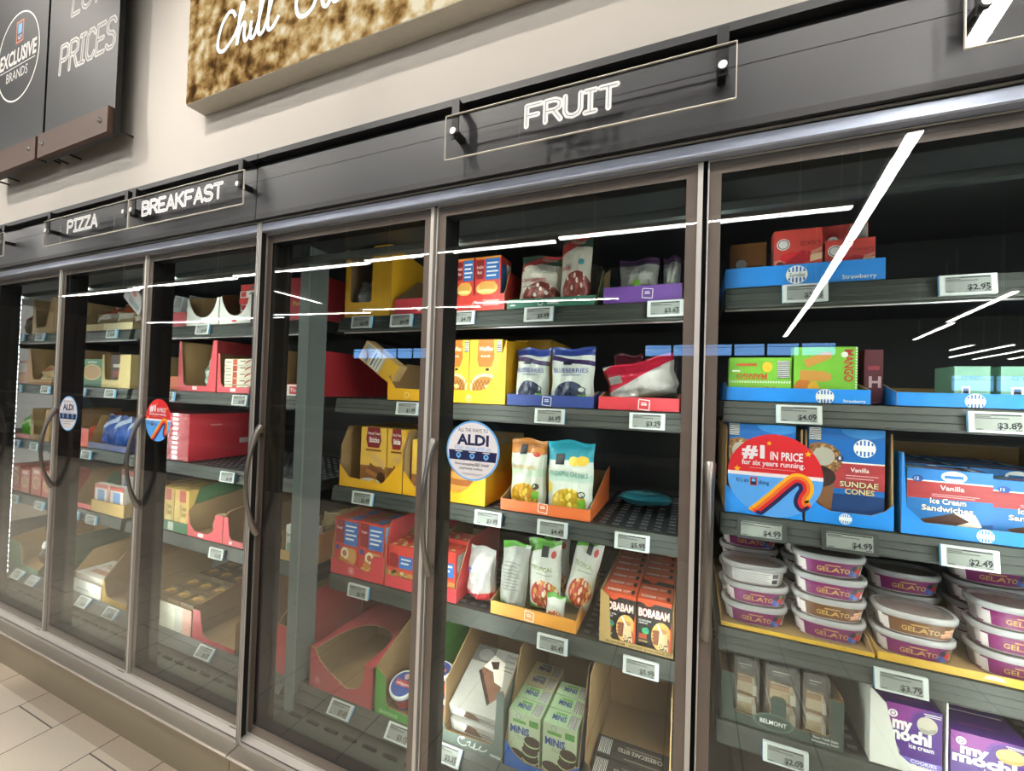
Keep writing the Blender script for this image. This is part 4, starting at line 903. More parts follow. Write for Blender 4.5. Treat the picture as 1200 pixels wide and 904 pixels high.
tray('display_tray', 'long green tray under the bags of organic cranberries', 3.224, 3.556, F0, T1, .42, strip(.332, .034), .06, GRN, KRAFT, lambda f: (f.ring(.40, .5, .008, .010, WHITE), f.text('ORGANIC', .48, .3, .4, WHITE, w=.13), f.rect(.04, .3, .10, .42, WHITE), f.rect(.88, .4, .96, .5, WHITE)))
CRAN = bagmat('cranberry', 'cfc8b8', [(.84, 1.2, '2d4a3a', -.05), (.66, .82, 'a83232', .30)], (.60, .20, .44, .26, ['7a2420', '8f3a30', '6b2a1c', 'a14a3a', 'e0d8c8'], 13))
bag('cranberry_bag', 'slouching bag of organic cranberries with a dark green top, left in the green tray', 3.240, 3.408, .345, T1+.008, .200, .08, CRAN, [('text', 'CRANBERRIES', .08, .46, .07, 'a02a2c', .62, .015), ('text', 'ORGANIC', .50, .88, .06, 'd8d8c8', .40, .01), ('ell', .22, .74, .14, .06, 'dcd8c4'), ('rect', .1, .36, .5, .38, '8a8474')], rz=0, ry=5, seed=2)
bag('cranberry_bag', 'upright crinkled bag of organic cranberries standing taller than its neighbour', 3.412, 3.528, .338, T1+.008, .262, .07, CRAN, [('text', 'ORGANIC', .30, .85, .06, 'd8d8c8', .50, .01), ('text', 'ERRIES', .04, .46, .05, 'a02a2c', .36, .015), ('ell', .72, .58, .10, .04, '4f9aa0')], rz=0, ry=2, seed=5)
b = MB(); b.slab([(0, 0), (.40, .0), (.40, .15), (.10, .15), (0, .02)], (0, 0, 0), (0, 1, 0), (0, 0, 1), (1, 0, 0), .004, GRN, KRAFT); b.slab([(0, 0), (.024, 0), (.024, .15), (0, .13)], (0, .10, 0), (1, 0, 0), (0, 0, 1), (0, -1, 0), .004, KRAFT, GRN)
tag(b.build('carton_panel', None, (3.562, .35, T1+.006)), 'green and kraft cardboard side panel standing between the green and purple trays', 'carton')
tray('display_tray', 'low purple tray with a zigzag rim at the right of the top shelf under FRUIT', 3.588, 3.838, F0, T1, .42, [(0, 0), (.25, 0)]+[(.25-.25*i/40, .057-.003*(i % 2)) for i in range(41)], .06, PURT, KRAFT, lambda f: logo_box(f, .575, .5, .017))
DIMB = bagmat('grape', '8e8e86', [(.84, 1.2, '3a2344', .0), (.32, .40, '6c7a62', 0)], None)
for i, (xa, xb, lab) in enumerate(((3.625, 3.762, 'grey bag with a dark purple top in the purple tray'), (3.774, 3.832, 'grey bag with a purple top at the right end of the purple tray'))):
    bag('frozen_fruit_bag', lab, xa, xb, .345, T1, .165, .10, DIMB, [('text', 'MEDLEY', .2, .62, .06, '6a5a70', .6, .0), ('rect', .40, .32, .58, .48, '6aa22c')] if i == 0 else [], seed=8+i)
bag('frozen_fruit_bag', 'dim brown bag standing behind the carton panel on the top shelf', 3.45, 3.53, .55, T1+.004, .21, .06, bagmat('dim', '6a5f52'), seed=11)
# second shelf
yt = [(0, 0), (.298, 0), (.298, .246), (.294, .240), (.262, .130), (.217, .060), (.192, .050), (0, .050)]
tray('display_tray', 'yellow cut-away tray of waffle boxes at the left of the second shelf', 2.930, 3.228, F0, T2, .25, yt, .262, YEL, KRAFT, lambda f: (f.ring(.48, .08, .010, .013, mat('e8d8a0', .5)), f.circ(.48, .09, .006, mat('e8d8a0', .5))), side=[(0, 0), (.25, 0), (.25, .275), (.22, .262), (0, .240)])
WAF = mat('e3b93c', .45)
def waffle(F):
    f = F['front']; f.poly([(.30, .56), (.68, .56), (.78, .70), (.74, 1), (.26, 1), (.24, .68)], ORNG); f.text('Waffles', .29, .82, .07, WHITE, w=.44, off=.015, shear=.2); f.text('Buttermilk', .36, .72, .035, WHITE, w=.28)
    f.bars(.84, .80, .98, .98, 6, False); f.ell(.50, .24, .46, .22, mat('d9c9a0', .5), 28); f.ell(.50, .22, .40, .19, mat('b57834', .6), 28)
    for i in range(-3, 4):
        f.ribbon([(.5+i*.11-.12, .22-.13), (.5+i*.11+.12, .22+.13)], .0028, mat('7e4a1e', .6)); f.ribbon([(.5+i*.11+.12, .22-.13), (.5+i*.11-.12, .22+.13)], .0028, mat('7e4a1e', .6))
    f.poly([(.48, .26), (.62, .28), (.70, .24), (.58, .20)], mat('f0df92', .5)); f.rect(.52, .50, .62, .54, INK)
for i, (xa, lab) in enumerate(((2.998, 'yellow waffle box at the left behind the yellow tray front'), (3.068, 'yellow waffle box with orange badge, right in the yellow tray'))):
    pack('waffle_box', lab, xa+(-.06 if i == 0 else 0), xa+(.066 if i == 0 else .138), .336, T2+.003, .242, .08, WAF, waffle)
tray('display_tray', 'long navy blue tray under the bags of blueberries', 3.236, 3.562, F0, T2, .25, [(0, 0), (.326, 0)]+[(.326-.326*i/44, .042-.0025*(i % 2)) for i in range(45)], .06, mat('33478c', .5), KRAFT, lambda f: logo_box(f, .48, .45, .017))
BLB = bagmat('blueberry', 'c9cfc6', [(.86, 1.2, '2c3f86', .0), (.78, .86, '3c2a5c', -.10)], (.50, .20, .36, .22, ['2c3352', '46506e', '39415e', '232a44', '1b2030'], 15))
for i, (xa, xb, sd, lab) in enumerate(((3.243, 3.380, 21, 'bag of blueberries with a navy top, left in the navy tray'), (3.384, 3.552, 22, 'wide bag of blueberries with a navy top, right in the navy tray'))):
    bag('blueberry_bag', lab, xa, xb, .340, T2, .215, .09, BLB, [('text', 'BLUEBERRIES', .10, .565, .075, '4b5a9a', .80, .01), ('rect', .30, .515, .75, .53, '7a8a96'), ('rect', .70, .06, .86, .20, '79b83c'), ('ell', .78, .28, .085, .05, '3c4450'), ('ell', .78, .28, .06, .035, 'c9cfc6'), ('rect', .34, .70, .54, .77, '23283c')], seed=sd)
tray('display_tray', 'low red tray at the right of the second shelf with bags lying in it', 3.580, 3.838, F0, T2, .42, strip(.258, .043), .06, REDT, KRAFT, lambda f: logo_box(f, .58, .45, .018))
bag('frozen_fruit_bag', 'flopped clear and red bag lying across the low red tray', 3.598, 3.846, .345, T2+.036, .135, .13, bagmat('redbag', 'b9b4ae', [(.28, .92, 'c22840', .55)], None, rough=.2), [('rect', .05, .5, .25, .7, '8c8884')], ry=-13, seed=31, cat='frozen food bag')
bag('frozen_fruit_bag', 'dark cherry bag standing behind the flopped red bag', 3.592, 3.70, .50, T2, .205, .08, bagmat('cherry', '6e2230', [(.3, .6, '8a8078', 0)]), [('text', 'CHERRIES', .2, .64, .06, 'c0b0a8', .6, 0)], seed=33)
bag('frozen_fruit_bag', 'dark purple topped bag behind the flopped red bag, right', 3.708, 3.826, .50, T2, .225, .08, bagmat('darkbag', '2e2228', [(.2, .5, '6a6460', 0)]), seed=34)
tray('display_tray', 'tall yellow carton standing behind the blueberry bags', 3.150, 3.318, .60, T2, .30, strip(.168, .278), .278, YEL, KRAFT)
# third shelf
tray('display_tray', 'yellow cut-away tray behind the round sticker under FRUIT', 2.946, 3.158, F0, T3, .40, [(0, 0), (.212, 0), (.212, .135), (.194, .130), (.134, .06), (.094, .035), (0, .035)], .25, YEL, KRAFT, side=[(0, 0), (.40, 0), (.40, .22), (.12, .22), (0, .135)])
def pancake(F):
    f = F['front']; f.ell(.5, .45, .46, .30, mat('b5702e', .55), 24)
    for i in range(4): f.ell(.5, .25+i*.12, .42-.02*i, .09, mat(('c98a3e', '9a5a26')[i % 2], .55), 22)
    f.rect(.1, .8, .9, .94, mat('b8392c', .45)); f.text('Pancakes', .15, .83, .08, WHITE, w=.7)
pack('pancake_box', 'yellow pancake box partly hidden by the round sticker', 2.958, 3.140, .338, T3+.003, .205, .10, YEL, pancake)
tray('display_tray', 'orange cut-away tray holding the mango and pineapple bags', 3.224, 3.562, F0, T3, .36, [(0, 0), (.338, 0), (.338, .042)]+[(.334-.33*i/44, .042-.0025*(i % 2)) for i in range(45)]+[(0, .050)], .12, ORT, KRAFT, lambda f: logo_box(f, .49, .5, .018), side=[(0, 0), (.36, 0), (.36, .14), (.30, .13), (0, .044)])
MNG = bagmat('mango', 'd3d6c6', [(.80, 1.2, 'c07a34', 0), (.48, .60, 'c3d4bc', 0)], (.46, .18, .40, .20, ['e3b53a', 'd9a02c', 'f0cc60', 'c98a1e', 'e8c04a'], 12))
PIN = bagmat('pineapple', 'd3d8cc', [(.74, 1.2, '2aa0b4', 0), (.46, .56, 'b9d0c0', 0)], (.52, .17, .38, .20, ['e8c84c', 'dcb834', 'f3dc78', 'cfa628', 'efd464'], 12))
bag('mango_bag', 'bag of mango chunks with an orange top standing in the orange tray', 3.234, 3.382, .342, T3, .258, .085, MNG, [('text', 'MANGO CHUNKS', .14, .58, .06, 'd2a860', .66, .012), ('rect', .30, .78, .48, .91, '23242a'), ('ell', .80, .85, .16, .055, 'd98a3a'), ('ell', .76, .80, .10, .035, 'c9443a'), ('ell', .78, .34, .085, .045, '3c4038'), ('ell', .78, .34, .06, .03, 'c9d0bc'), ('rect', .70, .16, .86, .27, '7fbf3f')], seed=41)
bag('pineapple_bag', 'bag of pineapple chunks with a turquoise top standing in the orange tray', 3.384, 3.560, .340, T3, .262, .085, PIN, [('text', 'PINEAPPLE CHUNKS', .08, .53, .065, '3f9a86', .84, .010), ('rect', .20, .68, .40, .82, '23242a'), ('ell', .62, .74, .12, .06, 'e8cc4a'), ('ell', .80, .76, .13, .065, 'e0bc34'), ('ell', .08, .36, .08, .08, 'e8cc4a'), ('ell', .80, .30, .085, .045, '3c4038'), ('ell', .80, .30, .06, .03, 'c9d0bc'), ('rect', .73, .10, .88, .23, '7fbf3f')], seed=42)
bag('frozen_fruit_bag', 'turquoise bag lying flat far back on the empty right of the third shelf', 3.62, 3.82, .64, T3+.03, .16, .05, bagmat('teal', '2a8296', [(.4, .7, '5a9aa6', 0)]), rx=82, seed=44)
# fourth shelf
tray('display_tray', 'red tray of potato snack boxes at the left of the fourth shelf under FRUIT', 2.900, 3.046, F0, T4, .40, strip(.146, .055), .16, REDT, KRAFT, side=[(0, 0), (.40, 0), (.40, .22), (.10, .22), (0, .075)])
def snack(F):
    f = F['front']; f.rect(0, .0, 1, .35, mat('cf8a4a', .5))
    rr = random.Random(8)
    for i in range(26): f.ell(rr.uniform(.08, .92), rr.uniform(.06, .36), .07, .05, mat(rr.choice(['e2c27a', 'c9964a', 'b0722e', 'e8d6a2']), .55), 8); f.k -= 1
    f.k += 1; f.rect(.42, .45, .95, .75, mat('2b6cb4', .45)); f.rect(.05, .45, .36, .80, mat('8a1f22', .45)); f.rect(.5, .66, .88, .70, WHITE); f.rect(.5, .56, .80, .60, WHITE)
    t = F['top']; t.rect(.05, .1, .5, .9, mat('a8302c', .5))
    for i in range(14): t.ell(rr.uniform(.1, .9), rr.uniform(.1, .9), .08, .10, mat(rr.choice(['c9964a', '8a5226', 'e0c48a']), .55), 8); t.k -= 1
    t.k += 1; r = F['right']; r.rect(0, 0, 1, 1, mat('b8392c', .5)); r.bars(.15, .55, .85, .9, 10)
pack('snack_box', 'red potato snack box behind the round sticker side of the fourth shelf', 2.91, 3.035, .336, T4+.003, .185, .09, RB, snack); pack('snack_box', 'red potato snack box second in the left red tray', 2.91, 3.035, .43, T4+.003, .20, .09, RB, snack)
bag('frozen_potato_bag', 'grey and red bag turned sideways beside the left red tray', 3.056, 3.180, .345, T4, .205, .10, bagmat('potato', 'b4b1ae', [(-.2, .20, 'b8323a', .3), (.2, .9, 'b9b6b2', 0)]), [('rect', .30, .05, .55, .62, 'dcd9d4'), ('ell', .3, .62, .10, .05, '2c4f9c')]+[('rect', .34+.03*i, .10, .35+.03*i, .5, '3c3c40') for i in range(6)], rz=-8, seed=51)
tray('display_tray', 'golden orange zigzag-rim tray of tropical fruit bags', 3.196, 3.524, F0, T4, .40, [(0, 0), (.328, 0)]+[(.328-.328*i/46, .048-.003*(i % 2)) for i in range(47)], .07, ORY, KRAFT, lambda f: logo_box(f, .47, .45, .018))
TRO = bagmat('tropical', 'd0d3c8', [(.80, 1.2, '5aa636', .15), (-.2, .15, '66b23a', -.2)], (.55, .26, .42, .20, ['e0b04a', 'c8423a', 'e8cf9a', 'd2702e', 'e8d8b8'], 11))
TROB = bagmat('tropical_back', 'a9aba2', [(.88, 1.2, '4f9a30', .1), (-.2, .14, '6cbf3a', -.1)])
TP = [('text', 'TROPICAL', .12, .60, .06, '8a9a58', .7, .012), ('rect', .44, .78, .64, .92, '23242a'), ('ell', .80, .82, .08, .05, 'c23c3a'), ('rect', .3, .54, .8, .555, '9aa890')]
bag('tropical_fruit_bag', 'bag of tropical fruit seen from its grey back, left in the orange tray', 3.200, 3.314, .345, T4+.008, .245, .075, TROB, [('rect', .2, .3+.05*i, .8-.1*(i % 2), .315+.05*i, '7e807a') for i in range(9)], ry=3, seed=61, back=TROB)
bag('tropical_fruit_bag', 'tropical fruit bag with a green top leaning in the middle of the orange tray', 3.312, 3.444, .375, T4+.008, .262, .075, TRO, TP, ry=-1, seed=62)
bag('tropical_fruit_bag', 'tropical fruit bag slumped low in the front right of the orange tray', 3.400, 3.470, .338, T4+.005, .10, .035, TRO, [], ry=4, seed=63)
bag('tropical_fruit_bag', 'tall tropical fruit bag leaning right beside the boba kits', 3.444, 3.546, .388, T4+.040, .275, .065, TRO, TP, ry=12, seed=64)
bag('tropical_fruit_bag', 'tropical fruit bag standing behind the leaning one', 3.33, 3.44, .50, T4, .27, .07, TRO, TP, seed=65)
KL = mat('b8995f', .8)
tray('display_tray', 'kraft tray with printed rim holding the boba drink kits', 3.604, 3.838, F0, T4, .56, [(0, 0), (.234, 0), (.234, .014), (.044, .016), (.038, .020), (.030, .155), (.004, .172), (0, .172)], .17, KL, KRAFT, lambda f: (f.text('BOBABAM', .10, .02, .045, INK, w=.26, off=.01), f.text('INSTANT BOBA DRINK KIT', .42, .02, .045, INK, w=.56, off=.01)), side=[(0, 0), (.56, 0), (.56, .17), (0, .17)])
BOB = mat('2a2728', .45); BOBO = mat('d2532c', .45)
def boba(F):
    f = F['front']; f.poly([(0, .93), (.20, .91), (.24, .87), (.34, .85), (.44, .88), (.50, .93), (1, .91), (1, 1), (0, 1)], BOBO)
    for c, o_, dx in (('b84c2c', .07, .008), ('ece6dc', .035, 0)): f.text('BOBABAM', .05+dx, .65, .155, mat(c, .45), w=.88, off=o_)
    f.text('INSTANT BOBA', .06, .545, .035, WHITE, w=.36, off=.01); f.text('DRINK KIT', .06, .495, .035, WHITE, w=.26, off=.01)
    f.ell(.72, .30, .29, .29, mat('e3b35c', .5), 30); hand = mat('8a5138', .6)
    for i in range(4): f.ell(.58, .38-.07*i, .13, .045, hand, 12)
    f.poly([(.86, .0), (1.0, .0), (1.0, .10), (.92, .30), (.84, .26)], mat('a8613f', .6)); f.poly([(.62, .04), (.92, .04), (.86, .42), (.66, .42)], mat('d9bf94', .45)); f.ell(.76, .42, .11, .05, mat('c08a52', .5)); f.poly([(.56, .54), (.61, .55), (.76, .36), (.71, .36)], WHITE)
    rr = random.Random(4)
    for i in range(18): f.ell(.65+.24*rr.random(), .05+.12*rr.random(), .018, .014, INK, 8); f.k -= 1
    f.k += 1; f.circ(.26, .36, .011, mat('3fae6a', .25)); f.poly([(.22, .40), (.32, .40), (.33, .34)], mat('4a66c8', .25)); f.rect(.07, .20, .30, .30, mat('b04a2a', .5)); f.rect(.07, .13, .32, .17, mat('9a8a5a', .5)); f.poly([(.93, 0), (1, 0), (1, .7), (.96, .5)], BOBO)
    t = F['top']; t.text('BOBABAM', .10, .30, .28, WHITE, w=.42, off=.02); t.rect(.58, .46, .82, .54, mat('ead0c0', .5)); t.rect(.58, .32, .74, .38, mat('ead0c0', .5)); t.ell(.88, .45, .06, .28, INK)
for c_, (xa, xb) in enumerate(((3.612, 3.726), (3.724, 3.838))):
    for r in range(8):
        if c_ == 1 and r in (2,): continue
        hgt = .160
        lab = '%s boba drink kit box in the %s row of the kraft tray' % (['front', 'second', 'third', 'fourth', 'fifth', 'sixth', 'seventh', 'rearmost'][r], ['left', 'right'][c_])
        pack('boba_kit_box', lab, xa, xb-.006, .336+r*.063, T4+.003, hgt, .060, BOB, boba, key='boba', group='boba drink kit boxes in the kraft tray', top=BOBO, right=BOBO)
# bottom deck
Y5 = .20
GG = mat('6b7a74', .55)
tray('display_tray', 'grey green tray with white script holding the chocolate creme pie boxes', 3.084, 3.316, Y5, T5, .46, [(0, 0), (.232, 0), (.232, .225), (.226, .235), (.205, .225), (.20, .060), (.19, .045), (.012, .036), (.004, .05), (0, .10)], .36, GG, KRAFT, None, side=[(0, 0), (.46, 0), (.46, .36), (.30, .36), (.05, .23), (0, .21)])
b = MB(); f = Frame(b, (3.084, Y5-.0006, T5+.006), (.232, 0, 0), (0, 0, .034), (0, -1, 0)); f.k = 1
for s in ([(.32, .70), (.38, .95), (.30, .85), (.27, .40), (.33, .10), (.42, .25)], [(.42, .55), (.48, .75), (.46, .3), (.54, .3), (.56, .8), (.53, .2), (.62, .35), (.66, .75), (.62, .3), (.70, .3), (.76, .6)]): f.ribbon(catmull(s, 6), .004, WHITE)
f.rect(.80, .25, .98, .33, WHITE); f.rect(.82, .12, .98, .19, WHITE); sc_ = b.build('script_print'); sc_.parent = bpy.data.objects[[o.name for o in bpy.data.objects if o.get('label', '').startswith('grey green tray')][0]]; sc_.matrix_parent_inverse = Matrix.Translation(-sc_.parent.location)
PIEB = mat('96948d', .5)
def pie(F):
    t = F['top']; f = F['front']
    for q in (t,):
        q.rect(.0, .72, .42, 1, mat('5e5c5a', .5)); q.ell(.25, .85, .16, .10, mat('8a8884', .5)); q.poly([(.28, .62), (.42, .82), (.66, .74), (.82, .30), (.70, .18)], mat('7c5440', .6)); q.poly([(.30, .66), (.42, .88), (.68, .80), (.80, .44), (.62, .48), (.52, .62)], mat('e6dfd2', .5)); q.poly([(.40, .76), (.56, .80), (.60, .68), (.50, .66)], mat('3a2219', .5)); q.poly([(.28, .62), (.70, .18), (.66, .14), (.24, .58)], mat('33201a', .5))
        q.text('Chocolate', .66, .90, .055, INK, w=.30, off=0); q.text('Creme Pie', .66, .82, .055, INK, w=.30, off=0); q.rect(.68, .74, .92, .75, INK); q.rect(.70, .68, .88, .69, INK)
    f.rect(.05, .1, .30, .9, mat('dedcd6', .5)); f.poly([(.25, .15), (.6, .2), (.5, .8), (.35, .9)], mat('5c4234', .5)); f.rect(.55, .3, .9, .36, INK); f.rect(.55, .5, .8, .56, INK)
pack('pie_box', 'lower white chocolate creme pie box in the grey green tray', 3.098, 3.300, .24, T5+.01, .05, .23, mat('a8a69f', .5), pie, rx=14)
pack('pie_box', 'upper chocolate creme pie box tilted in the grey green tray', 3.096, 3.298, .235, T5+.068, .05, .25, mat('a19f98', .5), pie, rx=22, rz=0)
BT = mat('1f66b8', .5)
tray('display_tray', 'blue cut-away tray of green and cream mini cookie boxes', 3.324, 3.576, Y5, T5, .46, [(0, 0), (.252, 0), (.252, .08), (.236, .07), (.17, .030), (.07, .030), (.03, .05), (0, .085)], .34, BT, KRAFT, lambda f: f.ell(.48, .1, .06, .16, mat('cfd8e0', .5), 16, 0, 180), side=[(0, 0), (.46, 0), (.46, .345), (.12, .32), (0, .085)])
MG = mat('aecb9f', .5); MC = mat('c9bd92', .5)
def minis(base):
    def art(F):
        f = F['front']; f.rect(0, 0, 1, 1, mat('c3d3b0', .5) if base is MG else mat('d6cba6', .5)); f.rect(.14, .80, .56, .86, mat('6aa84c', .5) if base is MG else mat('5a86a8', .5)); f.text('MiNiS', .07, .60, .135, mat('2c4a94', .45), w=.60, off=.04); f.ring(.32, .92, .008, .0095, mat('6a86b8', .5)); f.rect(.66, .80, .94, .92, mat('5a9a48', .5))
        f.rect(.28, .54, .6, .55, mat('8a9a80', .5)); f.rect(.28, .50, .55, .51, mat('8a9a80', .5))
        ck, cr_ = mat('3a2b24', .6), mat('b9d09a', .5)
        for i, (a, b_) in enumerate(((.72, .12), (.70, .26), (.76, .44), (.24, .12))):
            f.ell(a, b_, .26, .10, ck, 20); f.ell(a, b_+.045, .24, .085, cr_, 20); f.ell(a+.01, b_+.085, .25, .095, ck, 20)
        t = F['top']; t.text('MiNiS', .20, .34, .34, mat('2c4a94', .45), w=.42, off=.035); t.rect(.26, .72, .60, .86, mat('6aa84c', .5) if base is MG else mat('5a86a8', .5)); t.bars(.70, .08, .97, .92, 9); F['right'].rect(.1, .3, .5, .7, mat('e0e6d6', .5)); F['right'].bars(.55, .2, .9, .8, 8)
    return art
mn = ['front', 'second', 'third', 'rearmost']
for r in range(4):
    pack('cookie_box', '%s %s mini cookie box in the left row of the blue tray' % (mn[r], 'green' if r < 2 else 'cream'), 3.330, 3.442, .212+r*.072, T5+.003, .170, .068, (MG if r < 2 else MC), minis(MG if r < 2 else MC), key='mini%d' % (r < 2), group='mini cookie boxes in the blue tray')
for r in range(3):
    pack('cookie_box', '%s green mini cookie box in the right row of the blue tray' % ['front', 'second', 'rearmost'][r], 3.452, 3.564, .212+r*.072, T5+.003, .170, .068, MG, minis(MG), key='mini1', group='mini cookie boxes in the blue tray')
BLK = mat('262524', .55)
tray('display_tray', 'half-empty black tray with kraft inside at the lower right under FRUIT', 3.592, 3.842, Y5, T5, .46, [(0, 0), (.25, 0), (.25, .055), (.03, .055), (.012, .10), (0, .11)], .34, BLK, KRAFT, None, side=[(0, 0), (.46, 0), (.46, .34), (.06, .34), (0, .11)])
def bites(F):
    t = F['top']; t.text('CHEESECAKE BITES', .92, .62, .20, mat('cfc8b8', .5), w=.62, off=.01, rot=180); t.bars(.02, .12, .20, .9, 9); t.rect(.4, .70, .9, .76, mat('7a7468', .5)); t.rect(.4, .12, .9, .18, mat('7a7468', .5))
    F['front'].ell(.5, .5, .3, .4, mat('c9b48a', .5)); F['left'].bars(.1, .1, .9, .9, 8)
pack('cheesecake_bites_box', 'front black box reading CHEESECAKE BITES upside down lying in the black tray', 3.606, 3.832, .212, T5+.004, .055, .085, BLK, bites)
pack('cheesecake_bites_box', 'second black cheesecake bites box lying behind the front one', 3.606, 3.832, .302, T5+.004, .055, .085, BLK, bites)
for x, z, p, lab in ((3.048, 1.816, '$4.79', 'price tag reading $4.79 under the croissant boxes, half behind the door frame'), (3.361, 1.816, '$5.99', 'price tag reading $5.99 under the cranberry bags'), (3.79, 1.816, '$3.65', 'price tag reading $3.65 under the purple tray'), (3.414, 1.452, '$6.99', 'price tag reading $6.99 under the blueberries'), (3.743, 1.452, '$3.29', 'price tag reading $3.29 under the low red tray'),
        (3.186, 1.060, '$3.99', 'price tag reading $3.99 below the round sticker'), (3.436, 1.060, '$4.49', 'price tag reading $4.49 under the pineapple bag'), (3.706, 1.058, '$5.99', 'price tag reading $5.99 under the empty right of the third shelf'), (3.448, .664, '$5.49', 'price tag reading $5.49 under the tropical fruit bags'), (3.743, .664, '$5.99', 'price tag reading $5.99 under the boba kits')):
    price_tag(x, z, p, lab)
price_tag(3.118, .252, '$5.35', 'price tag reading $5.35 on the bottom deck under the pie boxes', y=.176)

# ===== door 3 (left of FRUIT), right-hand shelves start at the grey post
# top shelf
yc = [(0, 0), (.252, 0), (.252, .308), (.158, .308), (.152, .30), (.150, .070), (.140, .062), (.040, .066), (.030, .076), (.026, .300), (.004, .308), (0, .308)]
tray('display_tray', 'tall yellow carton with a deep window holding clear plastic bags', 2.424, 2.676, F0, T1, .40, yc, .308, YEL, KRAFT, lambda f: (f.ring(.37, .09, .010, .013, mat('ecd9a0', .5)), f.circ(.37, .10, .006, mat('ecd9a0', .5))), side=[(0, 0), (.40, 0), (.40, .25), (0, .308)])
CLR = bagmat('clearbag', 'b6b4ab', [(.5, .66, '8f8d84', .2)], None, rough=.12)
bag('plastic_bag', 'crinkled clear bag in the window of the tall yellow carton, left', 2.452, 2.525, .345, T1+.005, .165, .09, CLR, seed=71); bag('plastic_bag', 'crinkled clear bag in the window of the tall yellow carton, right', 2.528, 2.590, .345, T1+.005, .155, .09, CLR, seed=72)
tray('display_tray', 'low red tray with a kraft inside right of the tall yellow carton', 2.700, 2.84, F0, T1, .40, strip(.14, .066), .19, REDT, KRAFT, lambda f: f.circ(.9, .3, .009, WHITE), side=[(0, 0), (.40, 0), (.40, .2), (.16, .18), (0, .066)])
# second
tray('display_tray', 'yellow cut-away tray with a corn dog box tipped over its rim', 2.680, 2.91, F0, T2, .36, [(0, 0), (.23, 0), (.23, .046), (.04, .05), (.0, .10)], .16, YEL, KRAFT, lambda f: (f.ring(.43, .22, .010, .013, mat('ecd9a0', .5)),))
def corn(F):
    f = F['front']; f.rect(0, 0, 1, .35, mat('d9a62c', .5)); f.rect(.05, .40, .95, .70, mat('d8d4c8', .5)); f.rect(.1, .62, .8, .65, INK); f.rect(.1, .54, .7, .56, mat('6a6a66', .5)); f.rect(.1, .46, .75, .48, mat('6a6a66', .5)); f.ell(.5, .85, .35, .10, mat('b98a4c', .5)); f.rect(.1, .76, .5, .80, mat('3a6cae', .5)); f.bars(.55, .74, .95, .94, 8)
pack('corn_dog_box', 'tan and blue box tipped sideways over the yellow tray in the second shelf', 2.655, 2.745, .345, T2+.10, .215, .055, mat('c9a873', .5), corn, ry=-57, cat='food box')
# third
yh = [(0, 0), (.340, 0), (.340, .14), (.326, .130), (.246, .040), (.232, .032), (.205, .034), (.195, .05), (.17, .034), (.056, .042), (.0, .096)]
for xa, lab, cut in ((2.430, 'yellow cut-away tray of French toast stick boxes', 1), (2.776, 'yellow cut-away tray at the right of the French toast tray, half behind the frame', 0)):
    wv = .340 if cut else .165
    tray('display_tray', lab, xa, xa+wv, F0, T3, .40, yh if cut else [(0, 0), (.165, 0), (.165, .10), (.13, .04), (.06, .035), (0, .10)], .26, YEL, KRAFT, side=[(0, 0), (.40, 0), (.40, .262), (.045, .262), (.002, .18), (0, .10)], sideout=KRAFT)
def ftoast(F):
    f = F['front']; f.rect(.0, .0, 1, .35, mat('8a5a30', .5)); f.poly([(.28, .66), (.72, .66), (.80, .78), (.74, 1), (.26, 1), (.20, .80)], mat('7c1c24', .45)); f.text('French Toast', .28, .88, .045, WHITE, w=.46, off=.01); f.text('Sticks', .32, .75, .085, WHITE, w=.40, off=.025); f.rect(.2, .60, .8, .63, mat('7a4a20', .5))
    f.poly([(.40, .50), (.95, .30), (.95, .40), (.52, .58)], mat('d2a86a', .5)); f.poly([(.30, .30), (.80, .20), (.86, .26), (.40, .40)], mat('7a4a24', .55)); f.poly([(.2, .24), (.7, .14), (.78, .2), (.3, .3)], mat('a8703a', .55)); f.ell(.82, .16, .16, .10, mat('4a2c18', .5)); f.ell(.4, .08, .40, .06, mat('d9d2c0', .5))
    r = F['right']; r.rect(0, 0, 1, 1, mat('d9a62c', .5)); r.rect(.25, .5, .8, .95, mat('3a3f9c', .5))
FT = mat('dcb048', .45)
for i, (xa, lab) in enumerate(((2.525, 'yellow French toast sticks box with dark red badge'), (2.672, 'yellow French toast sticks box second from the left, half behind the tray side'))):
    pack('french_toast_box', lab, xa, xa+(.140, .092)[i], .352, T3+.004, .258, .07, FT, ftoast, key='ft')
pack('french_toast_box', 'French toast box in the right-hand yellow tray beside the frame', 2.80, 2.925, .352, T3+.004, .22, .07, FT, ftoast)
